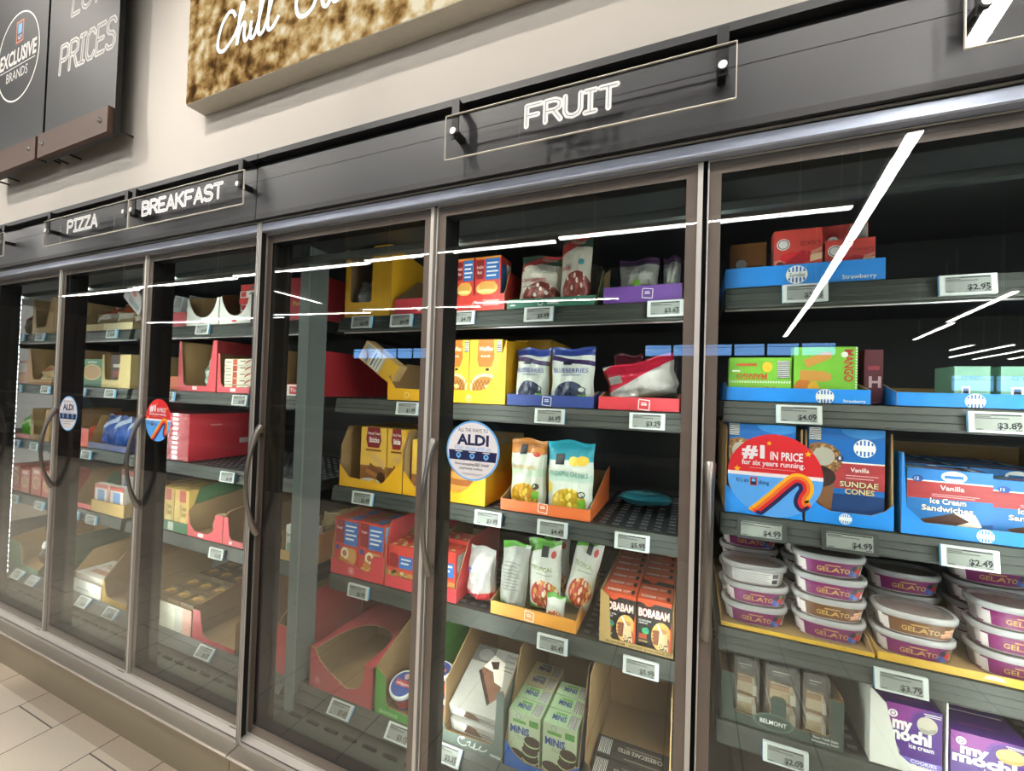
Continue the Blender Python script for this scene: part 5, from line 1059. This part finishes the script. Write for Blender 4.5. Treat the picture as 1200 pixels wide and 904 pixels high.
# fourth
tray('display_tray', 'red tray with a low notch holding croissant roll boxes', 2.400, 2.694, F0, T4, .42, [(0, 0), (.294, 0), (.294, .115), (.24, .110), (.225, .095), (.222, .05), (.205, .036), (.10, .055), (0, .068)], .20, REDT, KRAFT, lambda f: (f.ring(.40, .22, .012, .015, mat('efc0c0', .5)), f.circ(.40, .22, .007, mat('efc0c0', .5))), side=[(0, 0), (.42, 0), (.42, .26), (.04, .26), (.0, .115)])
def rolls(F):
    f = F['front']; f.rect(.05, .55, .40, .98, mat('8a1f22', .45)); f.rect(.40, .52, .98, .96, mat('2b6cb4', .45))
    for i in range(4): f.rect(.46, .86-i*.08, .92-.1*(i % 2), .89-i*.08, WHITE)
    f.text('Toaster', .08, .80, .05, WHITE, w=.26); f.circ(.14, .45, .012, mat('2b4c98', .5)); f.rect(.0, .0, 1, .12, mat('a8703a', .5)); f.poly([(.25, .30), (.85, .18), (.95, .30), (.90, .46), (.40, .48)], mat('d09a52', .55)); f.ell(.45, .36, .17, .11, mat('f0e6c8', .5)); f.ell(.45, .36, .09, .06, mat('b06a3c', .5)); f.ell(.5, .12, .42, .09, mat('e0b268', .55)); f.ell(.35, .22, .15, .07, mat('c98a3e', .55))
    r = F['right']; r.rect(0, 0, 1, 1, mat('c24a34', .45)); r.rect(.15, .05, .9, .62, mat('2f83c8', .45)); r.rect(.15, .66, .85, .95, mat('7cb2dc', .45))
    for i in range(8): r.rect(.2, .1+.06*i, .85-.08*(i % 3), .125+.06*i, mat('bcd8ee', .5))
    t = F['top']; t.rect(.1, .1, .5, .9, mat('a8542c', .5)); t.rect(.55, .1, .9, .9, mat('2b6cb4', .5))
for i, (xa, ya, lab) in enumerate(((2.408, .338, 'front red and blue roll box with creamy filling picture'), (2.546, .338, 'red and blue roll box right of the front one, behind the red side'), (2.408, .430, 'roll box second in the left row'), (2.546, .43, 'roll box second in the right row'))):
    pack('toaster_roll_box', lab, xa, xa+.134, ya, T4+.004, .235, .085, RB, rolls, key='rolls')
tray('display_tray', 'red tray of potato snack boxes at the right edge of the fourth shelf', 2.700, 2.846, F0, T4, .42, strip(.146, .048), .25, REDT, KRAFT, side=[(0, 0), (.42, 0), (.42, .26), (.30, .26), (0, .075)])
for i, ya in enumerate((.338, .43, .52)):
    pack('snack_box', ['front', 'middle', 'rear'][i]+' red potato snack box in the tray at the right edge of the fourth shelf', 2.708, 2.838, ya, T4+.004, .165, .085, RB, snack, key='snk')
# bottom deck: big torn red box, green tray of topping tubs
big = [(0, 0), (.334, 0), (.334, .165), (.288, .165), (.286, .110), (.262, .068), (.20, .050), (.15, .072), (.12, .078), (.07, .10), (.040, .130), (.028, .150), (0, .158)]
BR_ = mat('c04a50', .5)
b = MB(); w = .334; d = .42; h = .160
jag = lambda pts: [(x+.002*((i*7) % 3-1), z+.0025*((i*5) % 3-1)) for i, (x, z) in enumerate(pts)]
hole = catmull([(.288, .160), (.286, .105), (.262, .066), (.20, .046), (.15, .066), (.10, .090), (.060, .115), (.036, .145), (.030, .160)], 5)
front = [(0, 0), (w, 0), (w, h)]+jag(hole)+[(0, h)]
b.slab(front, (-w/2, 0, 0), (1, 0, 0), (0, 0, 1), (0, -1, 0), .004, BR_, KRAFT, KRAFTL)
b.slab([(0, 0), (d, 0), (d, h), (0, h)], (-w/2, 0, 0), (0, 1, 0), (0, 0, 1), (-1, 0, 0), .004, BR_, KRAFT); b.slab([(0, 0), (d, 0), (d, h), (0, h)], (w/2, 0, 0), (0, 1, 0), (0, 0, 1), (1, 0, 0), .004, BR_, KRAFT)
b.slab([(0, 0), (w, 0), (w, h), (0, h)], (-w/2, d, 0), (1, 0, 0), (0, 0, 1), (0, 1, 0), .004, BR_, KRAFT); b.box(-w/2, w/2, .004, d-.004, 0, .003, KRAFT)
tp = catmull([(.030, 0), (.034, .06), (.046, .14), (.080, .215), (.14, .245), (.21, .240), (.262, .20), (.284, .12), (.288, 0)], 5)
ring_ = [(x+.002*((i*7) % 3-1), y if y == 0 else y+.003*((i*5) % 3-1)) for i, (x, y) in enumerate(tp)]
b.slab([(0, 0)]+ring_+[(w, 0), (w, d), (0, d)], (-w/2, 0, h), (1, 0, 0), (0, 1, 0), (0, 0, 1), .004, BR_, KRAFT, KRAFTL)
f = Frame(b, (-w/2, 0, 0), (w, 0, 0), (0, 0, h), (0, -1, 0)); f.ring(.14, .22, .013, .016, mat('d98a8e', .5)); f.circ(.14, .22, .008, mat('d98a8e', .5)); f.text('hand twisted', .42, .13, .05, mat('a83c40', .5), w=.3, off=0)
tag(b.build('torn_carton', None, (2.600, Y5, T5+.002)), 'big red box with a ragged torn-out opening on the bottom deck', 'carton')
def pret(F):
    t = F['top']; t.rect(.04, .05, .96, .95, mat('4a3322', .5))
    for a, c_ in ((.22, .55), (.5, .45), (.78, .6), (.36, .25), (.66, .22)):
        t.ring(a, c_, .016, .030, mat('8a5226', .5), 18); t.ring(a+.05, c_-.05, .012, .024, mat('c9b49a', .5), 16)
    F['front'].rect(.1, .1, .6, .6, mat('8a2c30', .5))
pack('pretzel_box', 'red box with a pretzel picture on top behind the torn red box', 2.45, 2.76, .635, T5, .165, .25, mat('b8444a', .5), pret)
tray('display_tray', 'green cut-away tray of whipped topping tubs right of the torn red box', 2.778, 2.95, Y5, T5, .42, [(0, 0), (.172, 0), (.172, .030), (.062, .036), (.052, .048), (.044, .145), (0, .175)], .24, mat('4c9a3c', .5), KRAFT, lambda f: (f.text('delicious', .12, .04, .10, mat('a8d89a', .5), w=.5, off=.02),), side=[(0, 0), (.42, 0), (.42, .30), (.30, .30), (0, .175)])
round_tub(2.868, .232, T5+.022, 'whipped topping tub tipped toward the glass at the front of the green tray', rx=24); round_tub(2.868, .40, T5+.004, 'whipped topping tub standing behind the tipped one, lower of two'); round_tub(2.868, .40, T5+.092, 'whipped topping tub stacked on another at the back of the green tray')
round_tub(3.005, .23, T5+.004, 'blue topping tub just left of the pie tray, lower of two'); round_tub(3.005, .23, T5+.092, 'blue topping tub just left of the pie tray, stacked on another'); round_tub(3.005, .36, T5+.004, 'whipped topping tub behind the pair left of the pie tray')
# ---- goods of the left case seen past the grey post (x < 2.29)
tray('display_tray', 'red pizza carton seen left of the grey post on the top shelf', 2.072, 2.278, F0, T1, .44, strip(.206, .205), .205, REDT, KRAFT, lambda f: (f.text('Pizza', .12, .35, .10, mat('e8b85a', .5), w=.3, off=.02),))
tray('display_tray', 'red carton with a white corner label left of the grey post on the second shelf', 2.075, 2.282, F0, T2, .48, [(0, 0), (.206, 0), (.206, .215), (.17, .215), (.15, .06), (0, .055)], .215, REDT, KRAFT, lambda f: (f.rect(.02, .0, .5, .24, WHITE), f.rect(.10, .03, .42, .20, mat('c8343c', .5)), f.text('Thin', .12, .08, .08, WHITE, w=.26)), side=[(0, 0), (.48, 0), (.48, .215), (0, .215)])
tray('display_tray', 'kraft carton of white packs left of the grey post on the fourth shelf', 2.080, 2.284, F0, T4, .42, [(0, 0), (.204, 0), (.204, .13), (.15, .045), (.0, .045)], .14, KL, KRAFT, None, side=[(0, 0), (.42, 0), (.42, .16), (0, .13)])
for i in range(2):
    pack('white_pack', ['left', 'right'][i]+' white pack in the kraft carton beside the grey post', 2.092+.09*i, 2.172+.09*i, .345, T4+.006, .15, .06, mat('d4d6d0', .5), lambda F: (F['front'].rect(.1, .1, .6, .45, mat('8ab09a', .5)), F['front'].text('bread', .1, .65, .12, INK, w=.6)))
bag('bread_bag', 'tan bag lying behind the white packs beside the grey post', 2.10, 2.26, .50, T4, .17, .10, bagmat('bread', 'b39a66', [(.4, .6, '8a7444', .2)]), seed=77)
tray('display_tray', 'red carton with kraft inside left of the grey post on the bottom deck', 2.236, 2.292, Y5, T5, .46, strip(.056, .205), .30, REDT, KRAFT, None, side=[(0, 0), (.46, 0), (.46, .30), (.10, .30), (0, .205)])
pack('snack_box', 'red and blue box far behind the post above the red carton', 2.15, 2.28, .68, T5, .33, .15, RB, snack)
for x, z, p, lab, y in ((2.549, 1.817, '$3.99', 'price tag reading $3.99 under the tall yellow carton', .3075), (2.759, 1.816, '$4.99', 'price tag reading $4.99 under the low red tray on the top shelf', .3075), (2.806, 1.453, '$1.99', 'price tag reading $1.99 under the tipped corn dog box', .3075), (2.590, 1.060, '$2.99', 'price tag reading $2.99 under the French toast boxes', .3075),
        (2.585, .664, '$5.99', 'price tag reading $5.99 under the roll boxes', .3075), (2.633, .250, '$7.69', 'price tag reading $7.69 under the torn red box', .176), (2.915, .250, '$3.15', 'price tag reading $3.15 under the green topping tray', .176)):
    price_tag(x, z, p, lab, y=y)

# ===== door 2 (under BREAKFAST)
uw = lambda w, h: [(0, 0), (w, 0), (w, h)]+catmull([(w*.94, h), (w*.86, h*.62), (w*.68, h*.34), (w*.45, h*.30), (w*.26, h*.44), (w*.12, h*.75), (w*.06, h)], 4)+[(0, h)]
tray('display_tray', 'low red tray with navy boxes leaning in it, left on the top shelf under BREAKFAST', 1.02, 1.270, F0, T1, .40, strip(.25, .080), .12, REDT, KRAFT)
def navyb(F): f = F['front']; f.rect(0, 0, 1, .35, mat('23305c', .5)); f.bars(.2, .55, .8, .95, 8); f.text('best', .2, .1, .12, WHITE, w=.6)
for i in range(2): pack('pizza_box', ['left', 'right'][i]+' navy and white box leaning in the low red tray', 1.05+.10*i, 1.14+.10*i, .36+.02*i, T1+.035, .15, .025, mat('c4c6c4', .5), navyb, ry=10, rx=-6)
for i, (xa, xb, lab) in enumerate(((1.276, 1.548, 'white carton with a deep rounded cut-out, left of the pair'), (1.554, 1.800, 'white carton with a deep rounded cut-out, right of the pair'))):
    tray('display_tray', lab, xa, xb, F0, T1, .42, uw(xb-xa, .145), .24, WT, KRAFT, lambda f: f.rect(.42, .06, .56, .16, mat('c8403c', .5)), side=[(0, 0), (.42, 0), (.42, .25), (.02, .16), (0, .145)], sideout=WT)
for i in range(6): pack('pizza_box', 'flat pizza box, %s from the bottom in the right white carton' % ['first', 'second', 'third', 'fourth', 'fifth', 'sixth'][i], 1.60+.006*(i % 3), 1.77+.006*(i % 2), .40, T1+.006+i*.036, .034, .2, (mat('d9d6ce', .5), mat('b83c38', .5))[i % 2], lambda F: (F['front'].rect(.05, .1, .3, .9, mat('c23a34', .5)), F['front'].ell(.65, .5, .2, .3, mat('6a6460', .5))))
cu = lambda w, h, e: [(0, 0), (w, 0), (w, h), (w*.90, h), (w*.80, e+.015), (w*.76, e), (w*.20, e), (w*.15, e+.015), (w*.06, h), (0, h)]
RT2 = mat('c64850', .5)
tray('display_tray', 'red carton with a large window showing its empty kraft inside', 1.222, 1.548, F0, T2, .42, cu(.326, .275, .030), .275, RT2, KRAFT, lambda f: f.rect(.40, .03, .52, .10, mat('ead9d4', .5)))
tray('display_tray', 'red carton of stacked thin pizza boxes beside the empty red carton', 1.560, 1.815, F0, T2, .42, [(0, 0), (.255, 0), (.255, .03), (.05, .03), (.03, .05), (.015, .205), (0, .205)], .205, RT2, KRAFT, lambda f: f.rect(.42, .03, .58, .11, mat('ead9d4', .5)))
def flatp(F): f = F['front']; f.rect(.30, .05, .46, .95, mat('c2502c', .5)); f.ell(1.0, .1, .28, .8, mat('a8422c', .5), 20, 90, 180); f.rect(.05, .4, .25, .55, mat('6a6a5c', .5)); f.rect(.55, .55, .75, .7, mat('4a4a48', .5))
for i in range(5): pack('pizza_box', 'thin cream pizza box, %s from the bottom in the red carton' % ['first', 'second', 'third', 'fourth', 'fifth'][i], 1.590, 1.808, .345, T2+.006+i*.034, .032, .24, mat('d9d3bc', .5), flatp, key='flatp')
pack('snack_box', 'small orange box at the left end of the second shelf under BREAKFAST', 1.09, 1.205, .34, T2, .075, .10, mat('c8622c', .5), lambda F: F['front'].rect(.05, .1, .3, .9, mat('d9d6cc', .5)))
bag('plastic_bag', 'pale green crumpled bag in the window of the empty red carton', 1.36, 1.47, .36, T2+.02, .15, .08, bagmat('palegreen', '8fae9c', [(.3, .5, 'c9d6cc', .3)]), seed=81)
RW = mat('c23c44', .28, coat=.6, bump=.25, scale=18)
b = MB(); b.box(-.19, .19, 0, .52, 0, .262, RW); f = b.frames(-.19, .19, 0, .52, 0, .262); f['right'].rect(.55, .30, .70, .42, mat('d9c9c4', .5)); f['right'].rect(.22, .74, .34, .77, mat('e0a0a0', .4)); f['front'].rect(.3, .25, .5, .38, mat('d9c9c4', .5))
tag(b.build('wrapped_carton', None, (1.140, .335, T3+.002)), 'big red shrink-wrapped carton with a small white label on the third shelf', 'carton')
tray('display_tray', 'green tray with a torn lid holding Texas toast boxes', 1.085, 1.360, F0, T4, .46, strip(.275, .055), .19, mat('2d7048', .5), KRAFT, lambda f: f.rect(.38, .1, .56, .9, mat('cfd9cf', .5)), side=[(0, 0), (.46, 0), (.46, .275), (.06, .245), (0, .055)])
TX = mat('d8b45c', .5)
def texas(F):
    f = F['front']; f.rect(.36, .70, .80, .98, mat('b83a34', .5)); f.text('Texas', .38, .50, .11, mat('3a2c1c', .5), w=.46, off=.01); f.text('Toast', .42, .36, .11, mat('3a2c1c', .5), w=.44, off=.01); f.poly([(.0, .1), (.3, .2), (.34, .7), (.10, .78), (0, .5)], mat('e8c878', .55)); f.ell(.5, .12, .42, .12, mat('cf9a44', .55)); f.ell(.62, .22, .24, .10, mat('e8d08a', .55)); f.rect(.7, .05, .95, .2, mat('7c3a5c', .5))
    t = F['top']; t.rect(.3, .2, .7, .8, mat('b08a44', .5))
for i, (xa, ya, lab) in enumerate(((1.095, .338, 'yellow Texas toast box at the front left of the green tray'), (1.225, .338, 'yellow Texas toast box at the front right of the green tray'), (1.095, .44, 'Texas toast box second row left'), (1.225, .44, 'Texas toast box second row right'))):
    pack('texas_toast_box', lab, xa, xa+.125, ya, T4+.004, .225, .09, TX, texas, key='texas')
for i, (xa, xb, lab) in enumerate(((1.366, 1.654, 'red cut-away tray beside the Texas toast, almost empty'), (1.658, 1.815, 'second red cut-away tray, at the right of the fourth shelf under BREAKFAST'))):
    wv = xb-xa
    tray('display_tray', lab, xa, xb, F0, T4, .46, [(0, 0), (wv, 0), (wv, .140 if i == 0 else .03), (wv-.06, .140) if i == 0 else (wv*.5, .03), (wv-.075, .055) if i == 0 else (.06, .035), (wv*.6, .030) if i == 0 else (.05, .05), (.06, .030) if i == 0 else (.035, .14), (.02, .06) if i == 0 else (.02, .14), (0, .135)], .18, RT2, KRAFT, lambda f: f.rect(.32, .05, .46, .16, mat('ead9d4', .5)), side=[(0, 0), (.46, 0), (.46, .21), (.03, .16), (0, .135)], sideout=KRAFT)
bag('bread_bag', 'brown paper bag lying in the nearly empty red tray', 1.47, 1.60, .36, T4+.01, .10, .09, bagmat('paper', '9a8460'), seed=83)
# bottom deck
WB = mat('b9b6a4', .55)
tray('display_tray', 'white carton of breakfast bowl boxes with picture tops on the bottom deck', 1.30, 1.648, Y5, T5, .46, strip(.348, .125), .15, WB, KRAFT, lambda f: (f.rect(.62, 0, .80, 1, mat('96958a', .55)), f.rect(.80, 0, 1, 1, mat('a87a6c', .55))))
def bowl(F):
    t = F['top']; t.rect(.03, .05, .97, .95, mat('46341f', .5)); t.ell(.5, .5, .42, .34, mat('6b5a3c', .5)); t.ell(.45, .55, .28, .20, mat('c29a4c', .5)); t.ell(.62, .45, .18, .14, mat('8a5a2c', .5)); t.rect(.05, .72, .6, .92, mat('241b14', .5)); t.text('bowl', .1, .76, .10, mat('d9c9a0', .5), w=.4)
    F['front'].rect(.05, .2, .95, .8, mat('4a3a28', .5))
for r in range(4):
    for c_ in range(3):
        pack('breakfast_bowl_box', 'breakfast bowl box with a dark food picture on top, %s row, %s' % (['front', 'second', 'third', 'rear'][r], ['left', 'middle', 'right'][c_]), 1.310+.112*c_, 1.416+.112*c_, .212+.108*r, T5+.004, .135+.02*(r > 1), .10, mat('5c4a36', .5), bowl, key='bowl', group='breakfast bowl boxes in the white carton')
tray('display_tray', 'red tray with kraft inside right of the breakfast bowls on the bottom deck', 1.660, 1.965, Y5, T5, .46, [(0, 0), (.305, 0), (.305, .022), (.10, .026), (.075, .04), (.050, .140), (0, .140)], .20, RT2, KRAFT, None, side=[(0, 0), (.46, 0), (.46, .22), (.03, .15), (0, .14)], sideout=KRAFT)
CH = bagmat('fries', 'b8902c', [(-.2, .36, 'c23a2c', .0), (.36, .44, 'd8d4c4', 0)], (.5, .66, .40, .24, ['d9b040', '3a2c14', 'e8cc5c', '4a3a1c', 'c99a2c'], 10))
bag('fries_bag', 'yellow and red bag of fries hanging out over the edge of the bottom deck', 1.970, 2.07, .202, T5+.002, .215, .05, CH, [('text', 'fries', .25, .16, .10, 'eadfd0', .5, .02)], ry=4, seed=85)
for r in range(3): pack('grey_carton', 'grey printed carton, %s of the row at the far left of the bottom deck' % ['front', 'middle', 'rear'][r], .90, 1.22, .66+.09*r, T5, .15, .08, mat('8a8c88', .55), lambda F: [F['top'].rect(.1+.3*i, .3, .3+.3*i, .36, INK) for i in range(3)], key='gc')
for x, z, p, lab, y in ((1.465, 1.817, '$4.49', 'price tag reading $4.49 under the two white cut-out cartons', .3075), (1.188, 1.45, '$5.25', 'price tag at the left end of the second shelf under BREAKFAST', .3075), (1.784, 1.45, '$2.85', 'price tag reading $2.85 under the stacked pizza boxes', .3075), (1.716, 1.058, '$5.49', 'price tag reading $5.49 under the wrapped red carton', .3075), (1.656, .661, '$2.55', 'price tag reading $2.55 under the red cut-away trays', .3075), (1.800, .256, '$6.75', 'tilted shiny price tag under the red tray on the bottom deck', .176)):
    price_tag(x, z, p, lab, y=y)

# ===== door 1 (under PIZZA)
CRM = mat('c9bb8e', .55)
tray('display_tray', 'low cream tray of clear bread bags on the top shelf under PIZZA', .20, .752, F0, T1, .42, strip(.552, .042), .12, CRM, KRAFT, lambda f: f.rect(.0, 0, .42, 1, mat('a8905a', .6)))
BRD = bagmat('breadclear', 'b09a72', [(.66, .9, 'b4522a', .0), (.2, .4, 'c9c2b0', .3)], None, rough=.14)
for i in range(3): bag('bread_bag', ['left', 'middle', 'right'][i]+' clear bag of bread with an orange corner in the low cream tray', .225+.17*i, .385+.17*i, .35+.02*i, T1+.008, .155+.02*(i % 2), .12, BRD, ry=(-6, 5, -4)[i], seed=90+i)
pack('pizza_box', 'pink and white box tipped over the bread bags', .52, .74, .37, T1+.15, .11, .02, mat('c9c6c2', .5), lambda F: (F['front'].ell(.45, .75, .12, .15, mat('d07a70', .5)), F['front'].rect(.3, .1, .9, .4, mat('9aa0a0', .5)), F['front'].rect(.1, .4, .6, .5, mat('b8a8a4', .5))), ry=36)
def gpiz(F): f = F['front']; f.rect(0, .0, 1, .22, mat('2d5c44', .5)); f.ell(.5, .52, .42, .30, mat('c9ae7c', .55)); f.ell(.5, .52, .36, .25, mat('b58a5c', .55)); f.text('pizza', .3, .86, .09, WHITE, w=.4)
pack('pizza_box', 'green box with a round pizza picture left on the second shelf under PIZZA', .17, .432, .335, T2, .175, .2, mat('3f7a58', .5), gpiz)
tray('display_tray', 'cream carton with a square notch on the second shelf under PIZZA', .436, .752, F0, T2, .42, [(0, 0), (.316, 0), (.316, .205), (.20, .205), (.198, .13), (.188, .055), (.178, .048), (.045, .048), (.035, .06), (.02, .205), (0, .205)], .21, mat('c2ae78', .6), KRAFT, lambda f: None)
pack('dark_box', 'dark brown box standing in the notch of the cream carton', .50, .62, .345, T2+.004, .20, .06, mat('3a2a22', .5), lambda F: (F['front'].rect(.2, .3, .8, .5, mat('8a3428', .5)), F['front'].rect(.2, .6, .8, .7, mat('c9c0b0', .5))))
BLG = bagmat('bluebag', '27509c', [(.5, .7, 'b9c6d9', .3), (.1, .3, '1b3a7c', -.3)])
for i in range(3): bag('frozen_food_bag', ['left', 'middle', 'right'][i]+' shiny blue bag lying on the third shelf under PIZZA', .332+.137*i, .462+.137*i, .36, T3+.006, .20, .10, BLG, ry=(2, -2, 1)[i], seed=95+i)
tray('display_tray', 'red tray with a sloping side in front of the blue bags', .19, .310, F0, T3, .40, strip(.12, .12), .22, mat('c8503e', .5), KRAFT)
tray('display_tray', 'low blue violet tray with a kraft side on the third shelf under PIZZA', .316, .752, F0, T3, .40, [(0, 0), (.436, 0), (.436, .035), (0, .04)], .17, mat('4a5078', .5), KRAFT, side=[(0, 0), (.40, 0), (.40, .24), (.06, .2), (0, .04)])
tray('display_tray', 'red tray with a green kraft side on the fourth shelf under PIZZA', .16, .380, F0, T4, .42, [(0, 0), (.22, 0), (.22, .03), (0, .03)], .2, RT2, KRAFT, side=[(0, 0), (.42, 0), (.42, .24), (.1, .22), (0, .03)], sideout=GRN)
tray('display_tray', 'kraft tray holding white and red packs on the fourth shelf under PIZZA', .386, .752, F0, T4, .42, strip(.366, .075), .12, KL, KRAFT)
def wpk(F): f = F['front']; f.rect(0, .85, 1, 1, mat('b8443c', .5)); f.rect(.25, .4, .75, .8, mat('5a80b0', .5)); f.ell(.5, .15, .4, .13, mat('c08a4c', .5)); f.rect(0, 0, .06, 1, mat('b8443c', .5)); f.rect(.94, 0, 1, 1, mat('b8443c', .5))
for i in range(2): pack('white_pack', ['left', 'right'][i]+' white and red pack in front in the kraft tray under PIZZA', .394+.175*i, .55+.175*i, .338, T4+.004, .165, .04, mat('d4cfc4', .5), wpk)
for i in range(2): pack('white_pack', ['left', 'right'][i]+' white and red pack standing taller at the back of the kraft tray', .42+.16*i, .57+.16*i, .46, T4+.004, .235, .05, mat('d4cfc4', .5), wpk)
tray('display_tray', 'white open carton of flat boxes on the bottom deck under PIZZA', .50, .838, Y5, T5, .44, strip(.338, .075), .20, WT, KRAFT, lambda f: f.rect(.2, .3, .6, .38, mat('7a8a90', .5)), side=[(0, 0), (.44, 0), (.44, .24), (.1, .2), (0, .075)], sideout=WT)
pack('flat_box', 'flat white box with brown lettering in the white open carton', .515, .825, .22, T5+.004, .09, .18, mat('c2bdb2', .5), lambda F: (F['top'].text('PIZZA', .2, .55, .2, mat('7c4a30', .5), w=.6, off=.02), F['top'].rect(.2, .2, .8, .4, mat('94604a', .5))))
tray('display_tray', 'kraft and yellow cut-away tray right of the white open carton', .846, 1.09, Y5, T5, .44, [(0, 0), (.244, 0), (.244, .03), (.06, .035), (.04, .05), (.02, .12), (0, .12)], .22, mat('c49a3c', .5), KRAFT, side=[(0, 0), (.44, 0), (.44, .26), (.1, .24), (0, .12)], sideout=KRAFT)
tray('display_tray', 'kraft carton standing deep behind the white open carton', .30, .66, .66, T5, .24, strip(.36, .25), .25, mat('7f8c80', .55), KRAFT)
for x, z, p, lab, y in ((.588, 1.817, '$3.89', 'price tag under the bread bags below the PIZZA sign', .3075), (.263, 1.45, '$6.49', 'price tag under the green pizza box', .3075), (.601, 1.45, '$7.99', 'price tag under the notched cream carton', .3075), (.362, 1.056, '$3.19', 'price tag under the blue violet tray', .3075), (.254, .661, '$2.79', 'price tag at the left under the green-sided red tray', .3075), (.458, .661, '$4.29', 'price tag under the white and red packs', .3075), (1.00, .258, '$5.89', 'bright glinting price tag under the kraft and yellow tray', .176), (.72, .258, '$2.45', 'price tag on the bottom deck under the white open carton', .176)):
    price_tag(x, z, p, lab, y=y)

# ===== door 0, at the left edge
for i in range(2): bag('bread_bag', ['left', 'right'][i]+' clear bag of rolls on the top shelf at the left edge of the photo', -.745+.115*i, -.64+.115*i, .345, T1, .17-.03*i, .10, BRD, seed=101+i) if True else None
tray('display_tray', 'tall kraft carton on the top shelf at the left edge of the photo', -.515, -.215, F0, T1, .40, [(0, 0), (.30, 0), (.30, .25), (.26, .25), (.20, .05), (.06, .04), (.03, .25), (0, .25)], .25, mat('a88a62', .75), KRAFT)
pack('pink_box', 'pink box on the second shelf at the left edge of the photo', -.725, -.56, .335, T2, .165, .2, mat('b8857a', .5), lambda F: (F['front'].rect(.1, .5, .8, .9, mat('c9c6c4', .5)), F['front'].ell(.5, .25, .3, .18, mat('c9a47c', .5))))
tray('display_tray', 'tall kraft carton with a bread window on the second shelf at the left edge', -.545, -.20, F0, T2, .40, [(0, 0), (.345, 0), (.345, .04), (.10, .035), (.07, .05), (.02, .26), (0, .26)], .26, mat('a8835e', .75), KRAFT)
for i in range(2): bag('bread_bag', ['left', 'right'][i]+' bag of bread in the kraft carton on the second shelf at the left edge', -.46+.125*i, -.34+.125*i, .345, T2+.005, .13, .09, bagmat('loaf', 'c2a878', [(.55, .75, 'a8522c', .2), (.1, .3, 'd9d0c0', 0)]), seed=105+i)
for i in range(2): bag('frozen_food_bag', ['left', 'right'][i]+' bright green bag on the third shelf at the left edge of the photo', -.735+.135*i, -.61+.135*i, .345, T3+.008, .15, .10, bagmat('greenbag', '5fae34', [(.4, .6, 'c9dcb4', .3)]), seed=108+i)
tray('display_tray', 'pink low tray under the bright green bags', -.745, -.47, F0, T3, .40, strip(.275, .03), .05, mat('b8706c', .5), KRAFT)
tray('display_tray', 'tall kraft carton beside the bright green bags', -.462, -.20, F0, T3, .40, [(0, 0), (.262, 0), (.262, .22), (.22, .22), (.16, .045), (.05, .04), (.02, .22), (0, .22)], .22, mat('9c7e58', .75), KRAFT)
def rbx(F): f = F['front']; f.ell(.5, .45, .36, .24, mat('c9b49a', .5)); f.ell(.5, .45, .28, .18, mat('a8784c', .5)); f.rect(.2, .78, .8, .92, mat('d9ccc4', .5))
for i, (xa, h_) in enumerate(((-.75, .185), (-.60, .165), (-.432, .19), (-.275, .18))): pack('pizza_box', 'red box with a food picture on the fourth shelf at the left edge, %s' % ['leftmost', 'second', 'third', 'rightmost'][i], xa, xa+.14, .335, T4, h_, .2, mat('a8423a', .5), rbx, key='rbx%d' % i)
tray('display_tray', 'green carton on the bottom deck at the left edge of the photo', -.30, .11, Y5, T5, .44, [(0, 0), (.41, 0), (.41, .03), (.20, .03), (.16, .16), (0, .17)], .20, mat('4c6b54', .55), KRAFT)
bag('chips_bag', 'black and white bag leaning in the green carton', -.06, .07, .235, T5+.02, .19, .08, bagmat('chips', '2c2c2c', [(.45, .7, 'c9c9c4', .3), (-.1, .12, 'c87a2c', 0)]), ry=12, seed=111)
for x, z, p, lab, y in ((-.608, 1.82, '$3.29', 'price tag on the top shelf rail at the left edge, left one', .3075), (-.316, 1.817, '$3.49', 'price tag on the top shelf rail at the left edge, right one', .3075), (-.605, 1.452, '$4.15', 'price tag on the second rail at the left edge, left one', .3075), (-.205, 1.452, '$4.35', 'price tag on the second rail at the left edge, right one', .3075), (-.60, 1.056, '$2.25', 'price tag under the bright green bags', .3075), (-.321, 1.056, '$2.65', 'price tag under the kraft carton beside the green bags', .3075), (-.569, .661, '$6.19', 'price tag under the leftmost red boxes', .3075), (-.206, .661, '$6.39', 'price tag under the rightmost red box of the left edge', .3075), (-.081, .256, '$3.75', 'price tag under the green carton, left one', .176), (.125, .256, '$4.75', 'price tag under the green carton, right one', .176)):
    price_tag(x, z, p, lab, y=y)
